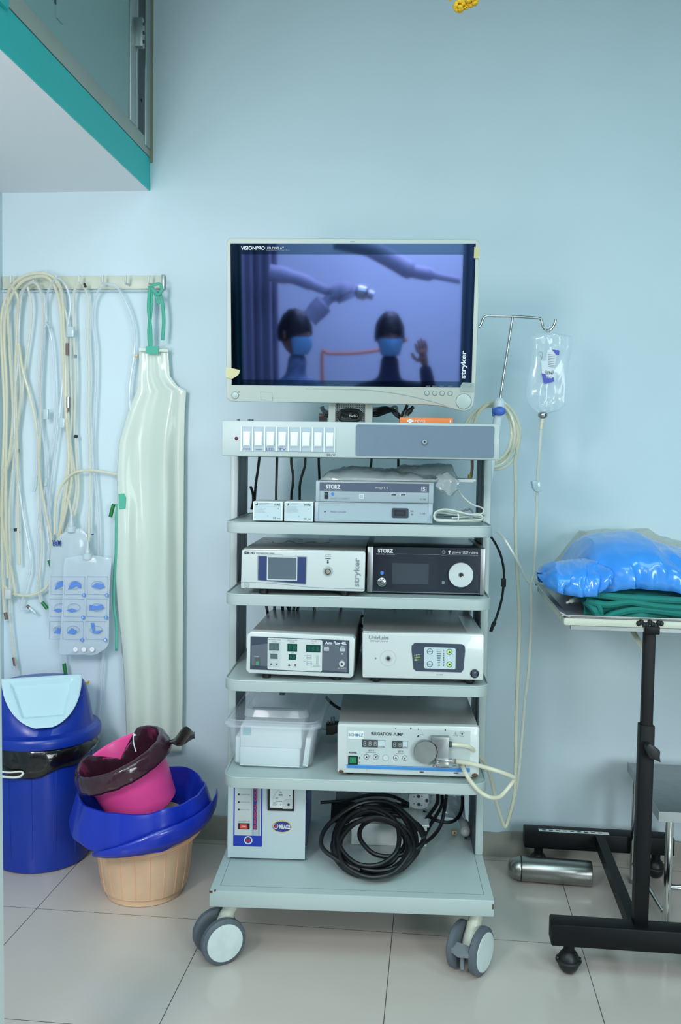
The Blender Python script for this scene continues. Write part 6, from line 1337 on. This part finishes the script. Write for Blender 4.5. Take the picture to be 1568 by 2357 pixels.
    # hands
    for s, pts in hands:
        w0 = H(s*pts[-1][0], pts[-1][1], pts[-1][2]); pv = H(s*pts[-2][0], pts[-2][1], pts[-2][2]); d = (w0-pv).normalized(); side = d.cross(fd if abs(d.dot(fd)) < .9 else up).normalized()
        J2 = [(w0-d*.01, .026, .02), (w0+d*.045, .036, .016), (w0+d*.075, .036, .014)]; E2 = [(0, 1), (1, 2)]
        for k, (o_, ln) in enumerate(((-.027, .062), (-.009, .075), (.009, .070), (.027, .055))):
            root = w0+d*.07+side*o_; cu = d.cross(side)*(1 if s > 0 else -1); n0 = len(J2)
            J2 += [(root+d*.012, .010), (root+d*ln*.55+cu*.008, .009), (root+d*ln+cu*.026, .0075)]; E2 += [(2, n0), (n0, n0+1), (n0+1, n0+2)]
        n0 = len(J2); J2 += [(w0+d*.03+side*.036, .012), (w0+d*.06+side*.056, .010), (w0+d*.085+side*.060, .008)]; E2 += [(1, n0), (n0, n0+1), (n0+1, n0+2)]
        sk(J2, E2, 'skin', 'hand', sub=1)
    return t
def flat(v): return (v.x, v.y)
h1 = mirror(897, 772, 2.95); h2 = mirror(680, 768, 2.75)
A1 = person('person', 'masked person in dark shirt raising one hand, reflected in the right half of the monitor', h1, (CAM.x-h1.x+.3, 2.4), 'shirt_dark', 0,
    arm=[(-1, [(.19, 0, h1.z-.32, .065), (.23, .05, h1.z-.58, .05), (.21, .24, h1.z-.62, .036), (.20, .30, h1.z-.60, .03)]), (1, [(.19, 0, h1.z-.32, .065), (.27, .10, h1.z-.52, .052), (.19, .17, h1.z-.24, .042), (.17, .18, h1.z-.15, .034)])], seed=2)
A2 = person('person', 'masked person in checked shirt facing sideways, reflected in the left half of the monitor', h2, (.9, .75), 'shirt_check', 0, seed=6)
# surgical light arms, curtain and rail mirrored in the glass
def mt(name, lab, cat, pts, dist, r_, m):
    q = [mirror(x, y, dist) for x, y in pts]; b = B(); b.tube(q, r_, m, seg=14); return solo(name, b, lab, cat, q[0])
t = thing('light_arm', 'grey ceiling lamp arm reflected along the top right of the monitor', 'surgical light', mirror(860, 590, 3.4))
b = B(); q = [mirror(x, y, 3.4) for x, y in ((770, 555), (850, 572), (905, 600), (945, 622), (990, 632), (1060, 646))]; b.tube(q, [.05, .055, .055, .04, .022], 'drape_grey', seg=14); part('arm', b, t)
t = thing('surgical_light', 'jointed surgical lamp head reflected at the monitor centre', 'surgical light', mirror(790, 680, 3.3))
b = B(); b.tube([mirror(x, y, 3.3) for x, y in ((620, 628), (680, 640), (740, 664), (765, 672))], [.05, .04, .03, .02], 'drape_grey', seg=12); b.tube([mirror(x, y, 3.3) for x, y in ((765, 682), (740, 705), (712, 735))], [.03, .06, .055], 'drape_grey', seg=12); part('arm', b, t)
b = B(); b.tube([mirror(x, y, 3.3) for x, y in ((765, 672), (790, 672), (800, 690))], [.06, .07, .06], 'drape_grey', seg=12); b.tube([mirror(x, y, 3.3) for x, y in ((795, 668), (830, 672), (860, 680))], [.02, .045, .03], 'steel', seg=12); part('lamp_head', b, t)
def curtain(name, lab, pxs, dist, m, seed, z0=.1, z1=2.4):
    a, c_ = mirror(pxs[0], 720, dist), mirror(pxs[1], 720, dist); b = B()
    def fn(u, v):
        p = a.lerp(c_, u); w_ = math.sin(u*26+seed)*.035+math.sin(u*11)*.02; return (p.x+w_*.3, p.y+w_, z0+(z1-z0)*v)
    b.grid(fn, 80, 6, m); solo(name, b, lab, 'curtain', (a.x, a.y, z0), solid=.003)
curtain('curtain', 'grey pleated curtain reflected along the left side of the monitor', (556, 640), 3.5, 'drape_grey', 1)
curtain('curtain', 'dark teal curtain reflected at the far left strip of the monitor', (515, 560), 2.3, 'curtain_green', 4)
curtain('curtain', 'grey drape reflected along the right edge of the monitor', (1058, 1130), 2.7, 'drape_grey', 7)
b = B(); b.tube([mirror(x, y, 4.0) for x, y in ((743, 900), (742, 813), (760, 814), (830, 812), (900, 800), (938, 780))], .011, 'orange_rail', seg=10); solo('orange_tube', b, 'orange tube reflected low in the monitor between the two persons', 'tube', mirror(743, 870, 4.0))
